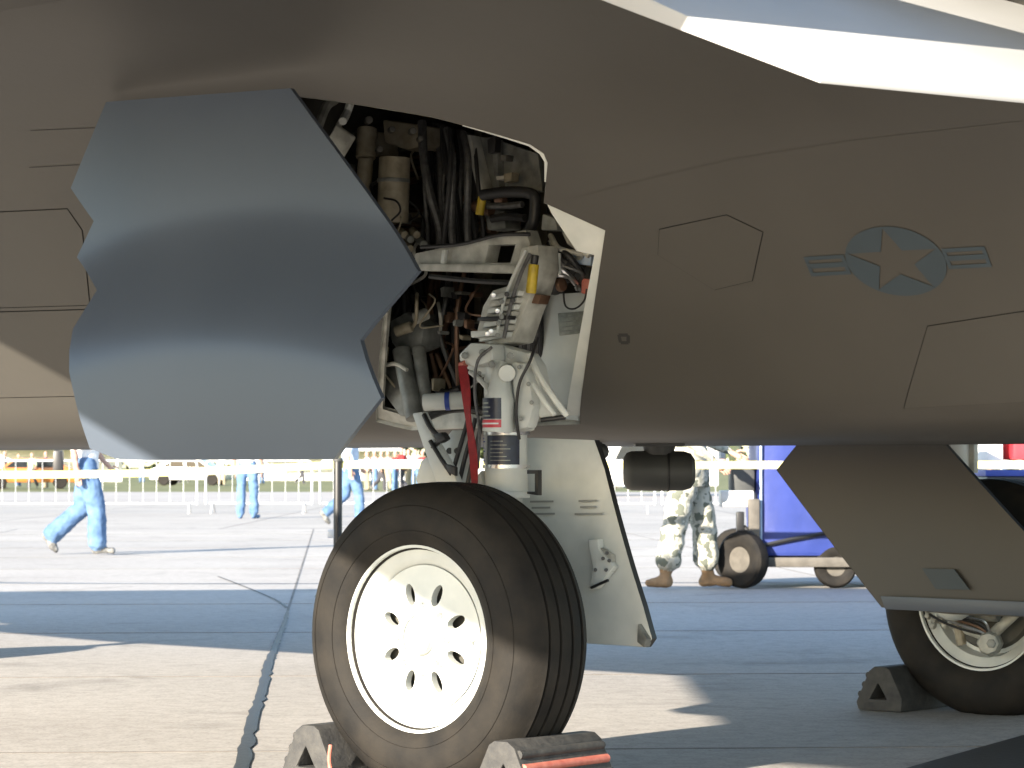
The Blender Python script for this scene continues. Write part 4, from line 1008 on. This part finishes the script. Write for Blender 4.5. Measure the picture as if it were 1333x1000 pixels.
# ================================================================== FAR BACKGROUND
protos = [make_person(stand, ['skinp', 'shirt', 'jeans', 'shoe'], .035), make_person(dict(stand, AL=((.05, .26, 1.16), (.28, .14, 1.18)), AR=((.05, -.26, 1.16), (.28, -.14, 1.18))), ['skinp', 'shirt', 'jeans', 'shoe'], .035), make_person(walk, ['skinp', 'shirt', 'jeans', 'shoe'], .035)]
shirts = [('red', (.50, .04, .04)), ('white', (.72, .72, .70)), ('pink', (.65, .25, .25)), ('navy', (.03, .05, .15)), ('grey', (.3, .3, .3)), ('pale green', (.35, .45, .30))]
SM = {n: mat(n.replace(' ', '_') + '_far_shirt', c, .85) for n, c in shirts}
TR = [mat('far_trousers_khaki', (.30, .25, .17), .9), M['jeans'], mat('far_trousers_dark', (.05, .05, .06), .9)]
rf = random.Random(11)
spots = [(478 + i * 9, 112 + rf.uniform(0, 14), rf.choice(['red', 'pink', 'red', 'white'])) for i in range(9)] + [(6 + i * 18, 126 + rf.uniform(0, 20), rf.choice(['white', 'grey', 'red', 'pale green', 'navy'])) for i in range(4)] + \
        [(185 + i * 52, 150 + rf.uniform(0, 30), rf.choice(['white', 'grey', 'white', 'pale green'])) for i in range(5)] + [(800 + i * 14, 116 + rf.uniform(0, 20), rf.choice(['white', 'grey', 'navy'])) for i in range(2)] + [(1270 + i * 18, 116, rf.choice(['white', 'red'])) for i in range(3)]
for i, (px, d, cn) in enumerate(spots):
    o = bpy.data.objects.new('person', protos[i % 3]); COL.objects.link(o)
    o.location = (px_at(px, d), d, -.06); o.rotation_euler = (0, 0, rf.uniform(0, 6.28)); s_ = rf.uniform(.94, 1.06); o.scale = (s_, s_, s_)
    for k in range(4): o.material_slots[k].link = 'OBJECT'
    o.material_slots[0].material = M['skinp']; o.material_slots[1].material = SM[cn]; o.material_slots[2].material = TR[i % 3]; o.material_slots[3].material = M['shoe']
    tag(o, 'distant spectator in a %s shirt on the far grass' % cn, 'person', 'distant spectators on the far grass')
def car(loc, rz, colr, label, van=False):
    c = empty('parked_car', loc, rz, label, 'car', 'vehicles parked on the far grass'); H = 2.0 if van else 1.42
    side = [(-2.15, .30), (-2.2, .62), (-2.1, .86), (-1.35, .95), (-.75, H), (1.1, H), (1.75, .98), (2.12, .90), (2.2, .6), (2.15, .30)] if not van else [(-2.4, .32), (-2.45, .8), (-2.2, 1.05), (-1.75, H - .1), (-1.5, H), (2.3, H), (2.4, H - .1), (2.4, .32)]
    P = [Vector((x, -.86, z)) for x, z in side]; MB().prism(P, (0, 1.72, 0)).build('body', mat('car_paint', colr, .25, .2, .03, 2, coat=.6), c, bevel=.07)
    for y in (-.872, .858):
        W = [(-1.15, .98), (-.7, H - .1), (.1, H - .1), (.1, .98)]; MB().prism([Vector((x, y, z)) for x, z in W], (0, .014, 0)).build('window', 'carglass', c)
        W = [(.2, .98), (.2, H - .1), (1.0, H - .1), (1.5, 1.0)]; MB().prism([Vector((x, y, z)) for x, z in W], (0, .014, 0)).build('window', 'carglass', c)
    for x in (-1.4, 1.35):
        for y in (-.8, .8):
            w = MB(); w.lathe([(.001, -.1), (.2, -.1), (.3, -.11), (.33, -.07), (.33, .07), (.3, .11), (.2, .1), (.001, .1)], (x, y, .33), (0, 1, 0), 20); w.build('wheel', 'rubber', c)
    for y in (-.6, .6): MB().box((-2.17, y, .70), (.06, .34, .14)).build('headlight', 'label_white', c, bevel=.02)
    return c
car((px_at(30, 126), 128, -.06), R(10), (.55, .20, .05), 'orange car parked on the far grass')
car((px_at(838, 92), 92, -.01), R(3), (.7, .7, .68), 'white van parked on the taxiway beyond the belly pod', True)
car((px_at(620, 150), 150, -.06), R(-8), (.5, .5, .52), 'silver car parked on the far grass')
car((px_at(250, 152), 152, -.06), R(170), (.6, .6, .58), 'pale car parked on the far grass behind the barriers')
def tent(px, d, w, label):
    t = empty('canopy_tent', (px_at(px, d), d, -.06), R(4), label, 'tent', 'white tents on the far grass')
    for x in (-w / 2, w / 2):
        for y in (-2, 2): MB().cyl((x, y, 0), (x, y, 2.3), .05, n=8).build('leg', 'galv', t)
    r = MB(); r.add([(-w / 2, -2, 2.2), (w / 2, -2, 2.2), (w / 2, 2, 2.2), (-w / 2, 2, 2.2), (-w / 2 + 1.2, 0, 3.6), (w / 2 - 1.2, 0, 3.6)], [(0, 1, 5, 4), (1, 2, 5), (2, 3, 4, 5), (3, 0, 4), (3, 2, 1, 0)]); r.build('roof', 'canvas', t, smooth=False)
    MB().box((0, 1.98, 1.1), (w - .1, .03, 2.2)).build('back_wall', 'canvas', t)
    return t
for px, d, w, lb in ((70, 190, 9, 'white canopy tent with a closed back wall behind the orange car'), (420, 205, 12, 'long white canopy tent beyond the barriers and the tape post'), (820, 210, 12, 'long white canopy tent beyond the white van'), (1230, 200, 10, 'white canopy tent beyond the blue covered cart')): tent(px, d, w, lb)
# far-off wood along the airfield edge
wv, wf = [], []; rw = random.Random(2)
for i in range(9000):
    x = rw.uniform(-260, 260); h = 9 + 4 * noise.noise(Vector((x * .03, 0, 0))) + 2.5 * noise.noise(Vector((x * .13, 3, 0))); z = rw.random() ** .8 * h; y = 430 + rw.uniform(-7, 7)
    c = Vector((x, y, z + .3)); a = Vector((rw.uniform(-1, 1), rw.uniform(-1, 1), rw.uniform(-1, 1))).normalized(); p, q = frame(a); s_ = rw.uniform(.5, 1.3); o = len(wv)
    wv += [c + p * s_, c + q * s_ * .8, c - p * s_, c - q * s_ * .8]; wf.append((o, o + 1, o + 2, o + 3))
tag(MB().add(wv, wf).build('far_wood', 'leaf', smooth=False), 'far-off line of trees along the airfield edge', 'trees', kind='stuff')
